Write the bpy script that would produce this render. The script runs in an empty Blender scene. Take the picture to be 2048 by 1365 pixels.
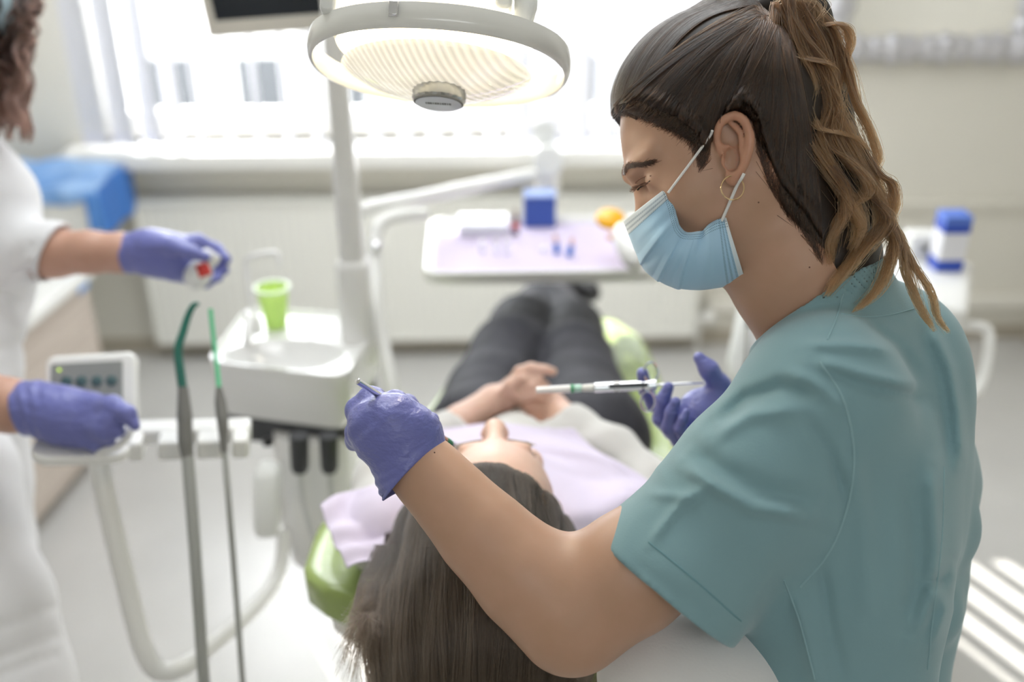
import bpy, math, os, random
import numpy as np
from mathutils import Vector, Matrix
random.seed(7); rng = np.random.default_rng(7)
S = bpy.context.scene
COL = S.collection
# ------------------------------------------------------------------ camera (35 mm, f/1.8, looking down 27 degrees)
FPX = 1991.0; CAM_H = 1.75; PITCH = math.radians(27); YAW = math.radians(2)
cF = np.array([math.sin(YAW)*math.cos(PITCH), math.cos(YAW)*math.cos(PITCH), -math.sin(PITCH)])
cR = np.array([math.cos(YAW), -math.sin(YAW), 0.0]); cU = np.cross(cR, cF); cC = np.array([0, 0, CAM_H])
cam = bpy.data.cameras.new('camera'); camo = bpy.data.objects.new('camera', cam); COL.objects.link(camo)
camo.matrix_world = Matrix(((cR[0], cU[0], -cF[0], 0), (cR[1], cU[1], -cF[1], 0), (cR[2], cU[2], -cF[2], CAM_H), (0, 0, 0, 1)))
cam.sensor_width = 36; cam.lens = 36*FPX/2048; cam.clip_start = .05
cam.dof.use_dof = True; cam.dof.focus_distance = 0.955; cam.dof.aperture_fstop = 1.9
S.camera = camo
S.view_settings.view_transform = 'Standard'; S.view_settings.look = 'None'
S.view_settings.gamma = 1; S.view_settings.use_curve_mapping = False
S.view_settings.exposure = 1.35
S.cycles.use_denoising = True
S.cycles.max_bounces = 8; S.cycles.diffuse_bounces = 5; S.cycles.transparent_max_bounces = 12
S.cycles.caustics_reflective = False; S.cycles.caustics_refractive = False
S.cycles.sample_clamp_indirect = 6
# ------------------------------------------------------------------ world, sun, daylight, added fill lights
W = bpy.data.worlds.new('sky'); S.world = W; W.use_nodes = True
bg = W.node_tree.nodes['Background']; bg.inputs[0].default_value = (.93, .97, 1, 1); bg.inputs[1].default_value = 3.0
def light(name, kind, loc, direction, energy, color=(1, 1, 1), **kw):
    l = bpy.data.lights.new(name, kind); l.energy = energy; l.color = color
    for k, v in kw.items(): setattr(l, k, v)
    o = bpy.data.objects.new(name, l); COL.objects.link(o); o.location = loc
    o.rotation_euler = Vector(direction).to_track_quat('-Z', 'Y').to_euler(); return o
SUN_EL = math.radians(31); SUN_D = Vector((.43*math.cos(SUN_EL), -.90*math.cos(SUN_EL), -math.sin(SUN_EL)))
light('sun', 'SUN', (-2, 6, 5), SUN_D, 7.0, (1, .96, .9), angle=.009)
light('daylight', 'AREA', (-.2, 3.75, 1.7), (0, -1, -.12), 34, (.93, .97, 1), shape='RECTANGLE', size=2.6, size_y=1.7)
light('fill_overhead', 'AREA', (-.2, 2.2, 2.72), (0, 0, -1), 18, (.95, .98, 1), shape='RECTANGLE', size=1.8, size_y=1.6)  # unseen fill light added overhead to brighten the back wall and floor
light('fill_behind_camera', 'AREA', (.2, -1.2, 2.72), (0, .35, -1), 11, (.97, .98, 1), shape='RECTANGLE', size=1.5, size_y=1.2)  # unseen fill light added behind the camera to lift surfaces facing it

# ------------------------------------------------------------------ measuring: where a direction seen from the standpoint meets the room
def ray(x, y): return cF + (x-1024)/FPX*cR - (y-682.5)/FPX*cU
def P(x, y, d): return cC + d*ray(x, y)
def G(x, y, z=0.0):
    r = ray(x, y); return cC + r*(z-CAM_H)/r[2]
def B(x, y, Y):
    r = ray(x, y); return cC + r*Y/r[1]
def px(r, d): return r*d/FPX
# ------------------------------------------------------------------ materials
def mat(name, col, rough=.5, metal=0, spec=.5, sss=0, coat=0, trans=0, alpha=1, emit=None, estr=0, noise=None, bump=None, sheen=0, ior=1.45, sscale=.01, thin=None):
    m = bpy.data.materials.new(name); m.use_nodes = True; nt = m.node_tree; b = nt.nodes['Principled BSDF']
    c = tuple(col)+(1,)
    b.inputs['Base Color'].default_value = c; b.inputs['Roughness'].default_value = rough
    b.inputs['Metallic'].default_value = metal; b.inputs['Specular IOR Level'].default_value = spec
    b.inputs['Coat Weight'].default_value = coat; b.inputs['Coat Roughness'].default_value = .08
    b.inputs['Transmission Weight'].default_value = trans; b.inputs['Alpha'].default_value = alpha; b.inputs['IOR'].default_value = ior
    b.inputs['Sheen Weight'].default_value = sheen
    if sss:
        b.inputs['Subsurface Weight'].default_value = sss; b.inputs['Subsurface Radius'].default_value = (1, .35, .2); b.inputs['Subsurface Scale'].default_value = sscale
    if emit: b.inputs['Emission Color'].default_value = tuple(emit)+(1,); b.inputs['Emission Strength'].default_value = estr
    tc = None
    if noise or bump:
        tc = nt.nodes.new('ShaderNodeTexCoord')
    if noise:   # (scale, second colour, stretch)
        n = nt.nodes.new('ShaderNodeTexNoise'); n.inputs['Scale'].default_value = noise[0]; n.inputs['Detail'].default_value = 4
        mp = nt.nodes.new('ShaderNodeMapping'); mp.inputs['Scale'].default_value = noise[2] if len(noise) > 2 else (1, 1, 1)
        mx = nt.nodes.new('ShaderNodeMix'); mx.data_type = 'RGBA'
        rp = nt.nodes.new('ShaderNodeMapRange'); rp.inputs['From Min'].default_value = .35; rp.inputs['From Max'].default_value = .65
        nt.links.new(tc.outputs['Object'], mp.inputs[0]); nt.links.new(mp.outputs[0], n.inputs['Vector'])
        nt.links.new(n.outputs[0], rp.inputs[0]); nt.links.new(rp.outputs[0], mx.inputs[0])
        mx.inputs[6].default_value = c; mx.inputs[7].default_value = tuple(noise[1])+(1,)
        nt.links.new(mx.outputs[2], b.inputs['Base Color'])
    if bump:    # (scale, strength, distance, stretch)
        n = nt.nodes.new('ShaderNodeTexNoise'); n.inputs['Scale'].default_value = bump[0]; n.inputs['Detail'].default_value = 5
        mp = nt.nodes.new('ShaderNodeMapping'); mp.inputs['Scale'].default_value = bump[3] if len(bump) > 3 else (1, 1, 1)
        bp = nt.nodes.new('ShaderNodeBump'); bp.inputs['Strength'].default_value = bump[1]; bp.inputs['Distance'].default_value = bump[2]
        nt.links.new(tc.outputs['Object'], mp.inputs[0]); nt.links.new(mp.outputs[0], n.inputs['Vector'])
        nt.links.new(n.outputs[0], bp.inputs['Height']); nt.links.new(bp.outputs[0], b.inputs['Normal'])
    return m
# ------------------------------------------------------------------ object helpers
def nm(v): return tuple(float(a) for a in v)
def tag(o, label=None, cat=None, group=None, kind=None):
    if label: o['label'] = label
    if cat: o['category'] = cat
    if group: o['group'] = group
    if kind: o['kind'] = kind
    return o
def thing(name, label, cat, loc, group=None):
    o = bpy.data.objects.new(name, None); COL.objects.link(o); o.location = nm(loc); o.empty_display_size = .05
    return tag(o, label, cat, group)
def world_loc(o):
    m = Matrix.Translation(o.location); p = o.parent
    while p: m = Matrix.Translation(p.location) @ m; p = p.parent
    return m.translation
class Geo:
    def __init__(s): s.v = []; s.f = []; s.uv = None
    def add(s, v, f):
        n = len(s.v); s.v += [nm(a) for a in v]; s.f += [tuple(i+n for i in q) for q in f]; return s
def obj(name, g, m, parent=None, bevel=0, seg=2, sub=0, smooth=40, label=None, uv=None, solid=0):
    me = bpy.data.meshes.new(name)
    v = np.array(g.v, float) if isinstance(g, Geo) else np.array(g[0], float)
    f = g.f if isinstance(g, Geo) else g[1]
    org = np.zeros(3)
    if parent: org = np.array(world_loc(parent))
    me.from_pydata([tuple(a) for a in (v-org)], [], [tuple(int(i) for i in q) for q in f]); me.update()
    if uv is not None:
        l = me.uv_layers.new(name='uv'); idx = np.zeros(len(me.loops), int); me.loops.foreach_get('vertex_index', idx)
        l.data.foreach_set('uv', np.array(uv, float)[idx].ravel())
    o = bpy.data.objects.new(name, me); COL.objects.link(o)
    if parent: o.parent = parent
    for mm in (m if isinstance(m, (list, tuple)) else [m]): me.materials.append(mm)
    me.shade_smooth()
    if smooth < 180: me.set_sharp_from_angle(angle=math.radians(smooth))
    if solid: q = o.modifiers.new('solid', 'SOLIDIFY'); q.thickness = solid; q.offset = 0
    if bevel: q = o.modifiers.new('bevel', 'BEVEL'); q.width = bevel; q.segments = seg; q.limit_method = 'ANGLE'
    if sub: q = o.modifiers.new('sub', 'SUBSURF'); q.levels = q.render_levels = sub
    if label: o['label'] = label
    return o
def box(g, c, s, ax=None):
    """box with centre c, full sizes s, axes ax (3 unit vectors)"""
    ax = np.eye(3) if ax is None else np.array(ax, float); c = np.array(c, float); v = []
    for k in range(8):
        q = np.array([(1 if k & 1 else -1), (1 if k & 2 else -1), (1 if k & 4 else -1)])*.5*np.array(s)
        v.append(c+q@ax)
    return g.add(v, [(0, 2, 3, 1), (4, 5, 7, 6), (0, 1, 5, 4), (2, 6, 7, 3), (0, 4, 6, 2), (1, 3, 7, 5)])
def boxb(g, a, b):
    a = np.array(a, float); b = np.array(b, float); return box(g, (a+b)/2, np.abs(b-a))
def unit(v): v = np.array(v, float); return v/(np.linalg.norm(v)+1e-12)
def frame(d, up=(0, 0, 1)):
    d = unit(d); up = np.array(up, float)
    if abs(d@unit(up)) > .98: up = np.array([1., 0, 0]) if abs(d[0]) < .9 else np.array([0, 1., 0])
    x = unit(np.cross(up, d)); return x, np.cross(d, x), d
def catmull(pts, n=8, closed=False):
    pts = np.array(pts, float); N = len(pts); out = []
    rngi = range(N if closed else N-1)
    for i in rngi:
        if closed: p0, p1, p2, p3 = pts[(i-1) % N], pts[i], pts[(i+1) % N], pts[(i+2) % N]
        else:
            p1, p2 = pts[i], pts[i+1]; p0 = pts[i-1] if i else 2*p1-p2; p3 = pts[i+2] if i+2 < N else 2*p2-p1
        for t in np.arange(n)/n:
            out.append(.5*((2*p1)+(-p0+p2)*t+(2*p0-5*p1+4*p2-p3)*t*t+(-p0+3*p1-3*p2+p3)*t**3))
    if not closed: out.append(pts[-1])
    return np.array(out)
def tube(g, pts, r, n=12, closed=False, flat=None, up=(0, 0, 1), cap=True):
    """tube along pts; r scalar or list; flat=(a,b) scale of the section"""
    pts = np.array(pts, float); N = len(pts); r = np.broadcast_to(np.array(r, float), (N,)); v = []; f = []
    x = None
    for i in range(N):
        d = (pts[(i+1) % N]-pts[i-1]) if closed else (pts[min(i+1, N-1)]-pts[max(i-1, 0)])
        d = unit(d)
        if x is None: x, y, _ = frame(d, up)
        else: x = unit(x-d*(x@d)); y = np.cross(d, x)
        for k in range(n):
            a = 2*math.pi*k/n; cx, cy = math.cos(a), math.sin(a)
            if flat: cx *= flat[0]; cy *= flat[1]
            v.append(pts[i]+r[i]*(cx*x+cy*y))
    for i in range(N if closed else N-1):
        j = (i+1) % N
        for k in range(n):
            k2 = (k+1) % n; f.append((i*n+k, i*n+k2, j*n+k2, j*n+k))
    if cap and not closed: f.append(tuple(range(n))[::-1]); f.append(tuple((N-1)*n+k for k in range(n)))
    return g.add(v, f)
def lathe(g, c, axis, prof, n=32, up=(0, 0, 1), sx=1, sy=1, cap=True):
    """prof = [(radius, height along axis)...]"""
    x, y, d = frame(axis, up); c = np.array(c, float); v = []; f = []
    for (r, h) in prof:
        for k in range(n):
            a = 2*math.pi*k/n; v.append(c+d*h+r*(math.cos(a)*x*sx+math.sin(a)*y*sy))
    for i in range(len(prof)-1):
        for k in range(n):
            k2 = (k+1) % n; f.append((i*n+k, i*n+k2, (i+1)*n+k2, (i+1)*n+k))
    if cap: f.append(tuple(range(n))[::-1]); f.append(tuple((len(prof)-1)*n+k for k in range(n)))
    return g.add(v, f)
def prism(g, poly, off):
    """poly: list of 3-D points (planar); off: extrusion vector"""
    n = len(poly); poly = [np.array(q, float) for q in poly]; off = np.array(off, float)
    return g.add(poly+[q+off for q in poly], [tuple(range(n))[::-1], tuple(range(n, 2*n))]+[(i, (i+1) % n, (i+1) % n+n, i+n) for i in range(n)])
def rrect(w, h, r, n=6):
    out = []
    for cx, cy, a0 in ((w/2-r, h/2-r, 0), (-w/2+r, h/2-r, 90), (-w/2+r, -h/2+r, 180), (w/2-r, -h/2+r, 270)):
        for k in range(n+1):
            a = math.radians(a0+90*k/n); out.append((cx+r*math.cos(a), cy+r*math.sin(a)))
    return out
def loft(g, rings, cap=True, closed=True):
    n = len(rings[0]); v = [q for r in rings for q in r]; f = []
    for i in range(len(rings)-1):
        for k in range(n if closed else n-1):
            k2 = (k+1) % n; f.append((i*n+k, i*n+k2, (i+1)*n+k2, (i+1)*n+k))
    if cap: f.append(tuple(range(n))[::-1]); f.append(tuple((len(rings)-1)*n+k for k in range(n)))
    return g.add(v, f)
def grid_surf(A):
    """A: (nu,nv,3) array -> verts, faces"""
    nu, nv = A.shape[:2]; idx = np.arange(nu*nv).reshape(nu, nv)
    f = np.stack([idx[:-1, :-1], idx[1:, :-1], idx[1:, 1:], idx[:-1, 1:]], -1).reshape(-1, 4)
    return A.reshape(-1, 3), f
# ------------------------------------------------------------------ organic surfaces: smooth-union fields turned into one mesh (surface nets)
def sm(a, b, k):
    h = np.maximum(k-np.abs(a-b), 0)/k; return np.minimum(a, b)-h*h*k*.25
def smax(a, b, k): return -sm(-a, -b, k)
def cone(p, a, b, ra, rb):
    a = np.array(a, float); b = np.array(b, float); ab = b-a; L2 = ab@ab+1e-12
    t = np.clip(((p-a)@ab)/L2, 0, 1); return np.linalg.norm(p-a-t[:, None]*ab, axis=1)-(ra+(rb-ra)*t)
def chain(p, pts, rs, k=.004):
    d = None
    for i in range(len(pts)-1):
        q = cone(p, pts[i], pts[i+1], rs[i], rs[i+1]); d = q if d is None else sm(d, q, k)
    return d
def ell(p, c, r, ax=None):
    q = p-np.array(c, float)
    if ax is not None: q = q@np.array(ax, float).T
    r = np.array(r, float); k0 = np.linalg.norm(q/r, axis=1); k1 = np.linalg.norm(q/(r*r), axis=1)
    return k0*(k0-1)/np.maximum(k1, 1e-9)
def wob(p, s, seed=0):
    """cheap smooth 3-D noise"""
    q = p*s; r = np.random.default_rng(seed); o = 0
    for _ in range(5):
        d = r.normal(size=3); d /= np.linalg.norm(d); o = o+np.sin(q@d*(1+r.random())+r.random()*6.28+1.3*np.sin(q@r.normal(size=3)*.6))
    return o/5
VOX = float(os.environ.get('VOX', '1'))
def sdf_mesh(field, lo, hi, h, slack=1.6):
    h = h*VOX; lo = np.array(lo, float); hi = np.array(hi, float); L = 4; s = h*2**L
    n = np.ceil((hi-lo)/s).astype(int); c = np.stack(np.meshgrid(*[np.arange(k) for k in n], indexing='ij'), -1).reshape(-1, 3)
    for lv in range(L, -1, -1):
        sz = h*2**lv
        d = field(lo+(c+.5)*sz); c = c[np.abs(d) < .87*sz*slack+.0005]
        if lv: c = (c[:, None]*2+np.array([[i, j, k] for i in (0, 1) for j in (0, 1) for k in (0, 1)])[None]).reshape(-1, 3)
    off = np.array([[i, j, k] for i in (0, 1) for j in (0, 1) for k in (0, 1)])
    M = int(max(n)*2**L+4); key = lambda q: ((q[..., 0]+1)*M+(q[..., 1]+1))*M+(q[..., 2]+1)
    cc = c[:, None]+off[None]; uk, first, inv = np.unique(key(cc).ravel(), return_index=True, return_inverse=True)
    val = field(lo+cc.reshape(-1, 3)[first]*h)[inv.ravel()].reshape(-1, 8)
    sg = val < 0; act = sg.any(1) & ~sg.all(1); c = c[act]; val = val[act]; sg = sg[act]
    acc = np.zeros((len(c), 3)); cnt = np.zeros(len(c))
    for a in range(8):
        for b in range(a+1, 8):
            if np.abs(off[a]-off[b]).sum() != 1: continue
            m = sg[:, a] != sg[:, b]; t = val[:, a]/np.where(m, val[:, a]-val[:, b], 1)
            acc[m] += (off[a]+(off[b]-off[a])*t[:, None])[m]; cnt[m] += 1
    V = lo+(c+acc/cnt[:, None])*h
    ck = key(c); o = np.argsort(ck); cs = ck[o]
    def look(q):
        k = key(q); i = np.clip(np.searchsorted(cs, k), 0, len(cs)-1); ok = cs[i] == k; return np.where(ok, o[i], -1)
    F = []
    for ax, (u, w) in enumerate(((1, 2), (2, 0), (0, 1))):
        b = 4 >> ax
        m = sg[:, 0] != sg[:, b]; q = c[m]; fl = sg[m, 0]
        eu = np.zeros(3, int); eu[u] = 1; ew = np.zeros(3, int); ew[w] = 1
        quad = np.stack([look(q), look(q-eu), look(q-eu-ew), look(q-ew)], 1); ok = (quad >= 0).all(1); quad = quad[ok]; fl = fl[ok]
        F.append(np.where(fl[:, None], quad, quad[:, ::-1]))
    return V, np.concatenate(F)
def sdf_obj(name, field, lo, hi, h, m, parent=None, label=None, relax=1, slack=1.6):
    V, F = sdf_mesh(field, lo, hi, h, slack)
    lab = np.arange(len(V))          # drop stray crumbs: keep the pieces holding at least a twentieth of the surface
    while True:
        mn = lab[F].min(1); new = lab.copy(); np.minimum.at(new, F.ravel(), np.repeat(mn, 4)); new = new[new]
        if (new == lab).all(): break
        lab = new
    ids, cnt = np.unique(lab, return_counts=True)
    if len(ids) > 1:
        if os.environ.get('DBG'): print('ISL', name, dict(zip(ids.tolist(), cnt.tolist())), [V[lab == i].mean(0).round(3).tolist() for i in ids])
        ok = np.isin(lab, ids[cnt > .05*len(V)]); mp = np.cumsum(ok)-1; F = mp[F[ok[F].all(1)]]; V = V[ok]
    for _ in range(relax):      # light smoothing
        acc = np.zeros_like(V); cn = np.zeros(len(V))
        for i in range(4):
            a, b = F[:, i], F[:, (i+1) % 4]
            np.add.at(acc, a, V[b]); np.add.at(cn, a, 1)
        V = .5*V+.5*acc/np.maximum(cn, 1)[:, None]
    return obj(name, (V, F), m, parent, smooth=180, label=label)
def bounds(pts, m):
    pts = np.array(pts, float); return pts.min(0)-m, pts.max(0)+m
# ------------------------------------------------------------------ hair strands
def hair(name, strands, m, parent=None, r0=.00035, r1=.0001, label=None):
    """strands: list of (n,3) arrays in world space"""
    hc = bpy.data.hair_curves.new(name); hc.add_curves([len(s) for s in strands])
    org = np.array(world_loc(parent)) if parent else np.zeros(3)
    pos = np.concatenate(strands)-org
    hc.attributes['position'].data.foreach_set('vector', pos.astype(np.float32).ravel())
    ra = hc.attributes.get('radius') or hc.attributes.new('radius', 'FLOAT', 'POINT')
    rr = np.concatenate([np.linspace(r0, r1, len(s)) for s in strands]).astype(np.float32)
    ra.data.foreach_set('value', rr)
    o = bpy.data.objects.new(name, hc); COL.objects.link(o); hc.materials.append(m)
    if parent: o.parent = parent
    if label: o['label'] = label
    return o
def hair_mat(name, root, tip, rough=.35, vary=.5, t0=.3, t1=.9):
    m = bpy.data.materials.new(name); m.use_nodes = True; nt = m.node_tree; nt.nodes.clear()
    out = nt.nodes.new('ShaderNodeOutputMaterial'); h = nt.nodes.new('ShaderNodeBsdfHairPrincipled'); h.model = 'CHIANG'; h.parametrization = 'COLOR'
    hi = nt.nodes.new('ShaderNodeHairInfo'); mr = nt.nodes.new('ShaderNodeMapRange'); mr.inputs[1].default_value = t0; mr.inputs[2].default_value = t1
    ad = nt.nodes.new('ShaderNodeMath'); ad.operation = 'MULTIPLY_ADD'; ad.inputs[1].default_value = vary; ad.inputs[2].default_value = -vary*.5
    a2 = nt.nodes.new('ShaderNodeMath'); a2.operation = 'ADD'; a2.use_clamp = True
    mx = nt.nodes.new('ShaderNodeMix'); mx.data_type = 'RGBA'; mx.inputs[6].default_value = tuple(root)+(1,); mx.inputs[7].default_value = tuple(tip)+(1,)
    nt.links.new(hi.outputs['Intercept'], mr.inputs[0]); nt.links.new(hi.outputs['Random'], ad.inputs[0])
    nt.links.new(mr.outputs[0], a2.inputs[0]); nt.links.new(ad.outputs[0], a2.inputs[1]); nt.links.new(a2.outputs[0], mx.inputs[0])
    nt.links.new(mx.outputs[2], h.inputs['Color']); h.inputs['Roughness'].default_value = rough; h.inputs['Radial Roughness'].default_value = .5
    nt.links.new(h.outputs[0], out.inputs[0]); return m

from mathutils.bvhtree import BVHTree
def bvh_of(o):
    org = np.array(world_loc(o)); me = o.data; v = np.zeros(len(me.vertices)*3); me.vertices.foreach_get('co', v); v = v.reshape(-1, 3)+org
    return BVHTree.FromPolygons([tuple(a) for a in v], [tuple(q.vertices) for q in me.polygons])
def onto(bvh, x, y, off=0.0, dflt=1.0):
    r = ray(x, y); h = bvh.ray_cast(Vector(nm(cC)), Vector(nm(unit(r))))
    if h[0] is None:
        h = bvh.find_nearest(Vector(nm(P(x, y, dflt))))
    n = np.array(h[1]); 
    if n@unit(r) > 0: n = -n
    return np.array(h[0])+n*off
# ================================================================== ROOM
YB = 3.40
M = {}
M['wall'] = mat('wall_paint', (.72, .70, .635), .75, bump=(60, .05, .002))
M['floor'] = mat('vinyl_floor', (.55, .545, .53), .22, spec=.5, noise=(3, (.51, .505, .49)))
M['ceil'] = mat('ceiling_paint', (.8, .8, .78), .9)
M['white'] = mat('white_lacquer', (.82, .82, .80), .22, coat=.3)
M['white_m'] = mat('white_satin_plastic', (.78, .79, .77), .38)
M['grey_l'] = mat('light_grey_plastic', (.62, .63, .63), .35)
M['grey_d'] = mat('dark_grey_plastic', (.05, .052, .058), .45)
M['grey_m'] = mat('mid_grey_rubber', (.20, .20, .19), .5)
M['chrome'] = mat('chrome', (.82, .82, .84), .12, 1)
M['glass'] = mat('window_glass', (1, 1, 1), .02); nt = M['glass'].node_tree
tb = nt.nodes.new('ShaderNodeBsdfTransparent'); ms = nt.nodes.new('ShaderNodeMixShader'); fr = nt.nodes.new('ShaderNodeFresnel'); fr.inputs[0].default_value = 1.3
nt.links.new(fr.outputs[0], ms.inputs[0]); nt.links.new(tb.outputs[0], ms.inputs[1]); nt.links.new(nt.nodes['Principled BSDF'].outputs[0], ms.inputs[2]); nt.links.new(ms.outputs[0], nt.nodes['Material Output'].inputs[0])
M['black'] = mat('black_plastic', (.015, .015, .017), .35)
def struct(name, g, m, **k): o = obj(name, g, m, **k); o['kind'] = 'structure'; return o
XL, XR, YF, ZC = -1.96, 2.12, -2.3, 2.75
WX0, WX1, WZ0, WZ1 = -1.33, .93, .80, 2.06
struct('floor', boxb(Geo(), (XL-.1, YF-.1, -.1), (XR+.1, YB+.3, 0)), M['floor'])
struct('ceiling', boxb(Geo(), (XL-.1, YF-.1, ZC), (XR+.1, YB+.3, ZC+.1)), M['ceil'])
struct('wall_left', boxb(Geo(), (XL-.1, YF, 0), (XL, YB, ZC)), M['wall'])
struct('wall_right', boxb(Geo(), (XR, YF, 0), (XR+.1, YB, ZC)), M['wall'])
struct('wall_front', boxb(Geo(), (XL, YF-.1, 0), (XR, YF, ZC)), M['wall'])
g = Geo(); boxb(g, (XL, YB, 0), (XR, YB+.3, WZ0)); boxb(g, (XL, YB, WZ1), (XR, YB+.3, ZC)); boxb(g, (XL, YB, WZ0), (WX0, YB+.3, WZ1)); boxb(g, (WX1, YB, WZ0), (XR, YB+.3, WZ1))
struct('wall_back', g, M['wall'])
bb = mat('baseboard_paint', (.42, .38, .31), .6)
struct('baseboard_back', boxb(Geo(), (XL, YB-.015, 0), (XR, YB, .055)), bb)
struct('baseboard_right', boxb(Geo(), (XR-.015, YF, 0), (XR, YB-.015, .055)), bb)
struct('trim_1', boxb(Geo(), (.98, YB-.022, .535), (XR, YB, .562)), M['wall'], bevel=.004)
struct('trim_2', boxb(Geo(), (.86, YB-.035, .14), (XR, YB, .185)), mat('trunking', (.78, .76, .70), .5), bevel=.004)
struct('trim_3', boxb(Geo(), (WX0-.06, YB-.13, WZ0-.055), (WX1+.06, YB+.1, WZ0)), M['white'], bevel=.006)
# window: frame with two mullions, glass
g = Geo(); fy0, fy1 = YB+.16, YB+.22
for x0, x1 in ((WX0, WX0+.07), (WX1-.07, WX1), (-.62, -.52), (.17, .27)): boxb(g, (x0, fy0, WZ0), (x1, fy1, WZ1))
boxb(g, (WX0+.07, fy0+.002, WZ0), (WX1-.07, fy1-.002, WZ0+.07)); boxb(g, (WX0+.07, fy0+.002, WZ1-.07), (WX1-.07, fy1-.002, WZ1))
wf = struct('window_1', g, M['white'], bevel=.006)
g = Geo(); boxb(g, (WX0+.07, fy0+.03, WZ0+.07), (WX1-.07, fy0+.034, WZ1-.07)); obj('glass', g, M['glass'], wf)
# outside: ground and a pale building across the street
struct('ground', boxb(Geo(), (-30, 5, -4.7), (30, 40, -4.5)), mat('asphalt', (.35, .35, .35), .9))
bo = thing('apartment_building', 'pale rendered building across the street seen overexposed through the blinds', 'building', (0, 15, -4.5))
obj('facade', boxb(Geo(), (-15, 14, -4.5), (15, 18, 5.6)), mat('render_facade', (.78, .76, .74), .9), bo)
pane = mat('street_window_pane', (.035, .04, .045), .3); redm = mat('red_shop_panel', (.5, .12, .1), .6)
for zz in (-3.3, -1.9, .4, 2.7):
    for k in range(13):
        x = -7.9+k*1.15
        obj('window', boxb(Geo(), (x, 13.93, zz), (x+.62, 13.995, zz+(.95 if zz < -1 else 1.4))), pane, bo)
# vertical blind
bl = thing('vertical_blind', 'white vertical slat blind hanging in front of the bright window', 'blind', (-.2, YB-.06, WZ1))
obj('headrail', boxb(Geo(), (WX0-.02, YB-.085, WZ1+.0), (WX1+.02, YB-.035, WZ1+.05)), M['white'], bl)
slm = mat('blind_fabric', (.72, .72, .75), .8); nt = slm.node_tree
tb = nt.nodes.new('ShaderNodeBsdfTranslucent'); tb.inputs[0].default_value = (.8, .82, .88, 1); ms = nt.nodes.new('ShaderNodeMixShader'); ms.inputs[0].default_value = .16
nt.links.new(nt.nodes['Principled BSDF'].outputs[0], ms.inputs[1]); nt.links.new(tb.outputs[0], ms.inputs[2]); nt.links.new(ms.outputs[0], nt.nodes['Material Output'].inputs[0])
wm = mat('blind_weight', (.66, .67, .76), .6)
xs = [-1.285, -1.19, -1.095, -1.01]+[-.93+.098*k for k in range(19)]
for k, x in enumerate(xs):
    a = math.radians([12, 20, 28, 40][k]) if k < 4 else math.radians(115.5 if x < .05 else 148)
    a = -a if k < 4 else a
    w = .0445; dx, dy = math.cos(a)*w, math.sin(a)*w; n = np.array([-math.sin(a), math.cos(a), 0])
    def slat(z0, z1, th, bow=.006):
        rings = []
        for z in (z0, z1):
            top = [np.array([x+dx*t, YB-.06+dy*t, z])+n*(bow*(1-t*t)+th) for t in np.linspace(-1, 1, 7)]
            bot = [np.array([x+dx*t, YB-.06+dy*t, z])+n*(bow*(1-t*t)-th) for t in np.linspace(1, -1, 7)]
            rings.append(top+bot)
        return loft(Geo(), rings)
    sl = obj('slat', slat(WZ0+.012, WZ1, .0004), slm, bl, smooth=60)
    obj('weight', slat(WZ0+.012, WZ0+.055, .0012), wm, sl, smooth=60)
# radiator
rx0, rx1, rz0, rz1 = -1.19, .80, .075, .62
ra = thing('radiator', 'wide white ribbed panel radiator below the window', 'radiator', ((rx0+rx1)/2, YB-.06, rz0))
n = 60; top = []
g = Geo(); prof = []
for i in range(n):
    x0 = rx0+.02+(rx1-rx0-.04)*i/n; w = (rx1-rx0-.04)/n
    prof += [(x0, 0), (x0+w*.25, .003), (x0+w*.6, .003), (x0+w*.85, 0)]
rings = [[np.array([x, YB-.094-d, z]) for x, d in prof] for z in (rz0+.015, rz1-.015)]
loft(g, rings, cap=False, closed=False); boxb(g, (rx0+.01, YB-.0935, rz0+.01), (rx1-.01, YB-.03, rz1-.01))
radm = mat('radiator_enamel', (.80, .80, .76), .3)
obj('panel', g, radm, ra, smooth=30)
g = Geo(); boxb(g, (rx0, YB-.104, rz0), (rx0+.012, YB-.02, rz1)); boxb(g, (rx1-.012, YB-.104, rz0), (rx1, YB-.02, rz1)); boxb(g, (rx0+.012, YB-.104, rz1-.012), (rx1-.012, YB-.02, rz1)); boxb(g, (rx0+.012, YB-.104, rz0), (rx1-.012, YB-.094, rz0+.014))
obj('casing', g, radm, ra, bevel=.003)
g = Geo(); lathe(g, (rx1+.03, YB-.06, rz0+.06), (1, 0, 0), [(.012, -.03), (.012, 0), (.022, .002), (.024, .03), (.018, .045)], 20); tube(g, [(rx1+.02, YB-.06, rz0+.06), (rx1+.02, YB-.06, .0)], .008)
obj('valve', g, M['white'], ra)
# mirror with an ornate silver frame
a = B(1664, 95, YB); b = B(2034, 97, YB); mx0, mx1, mz0, mz1 = a[0], b[0], a[2], 1.95
mi = thing('wall_mirror', 'rectangular mirror in an ornate silver frame hanging on the beige wall', 'mirror', ((mx0+mx1)/2, YB, mz0))
silver = mat('silver_leaf', (.62, .62, .66), .38, .8, bump=(45, .9, .01))
g = Geo()
def orn(p0, p1, r):
    p0 = np.array(p0); p1 = np.array(p1); n = int(np.linalg.norm(p1-p0)/.012); pts = [p0+(p1-p0)*i/n for i in range(n+1)]
    rr = [r*(1+.16*math.sin(i*1.3)+.12*math.sin(i*.47)) for i in range(n+1)]; tube(g, pts, rr, 14, flat=(1, .55), up=(0, 1, 0))
c4 = [(mx0, YB-.035, mz0), (mx1, YB-.035, mz0), (mx1, YB-.035, mz1), (mx0, YB-.035, mz1)]
for i in range(4):
    orn(c4[i], c4[(i+1) % 4], .043); lathe(g, c4[i], (0, 1, 0), [(.001, -.035), (.035, -.028), (.052, -.01), (.06, .01), (.06, .03)], 9)
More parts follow.
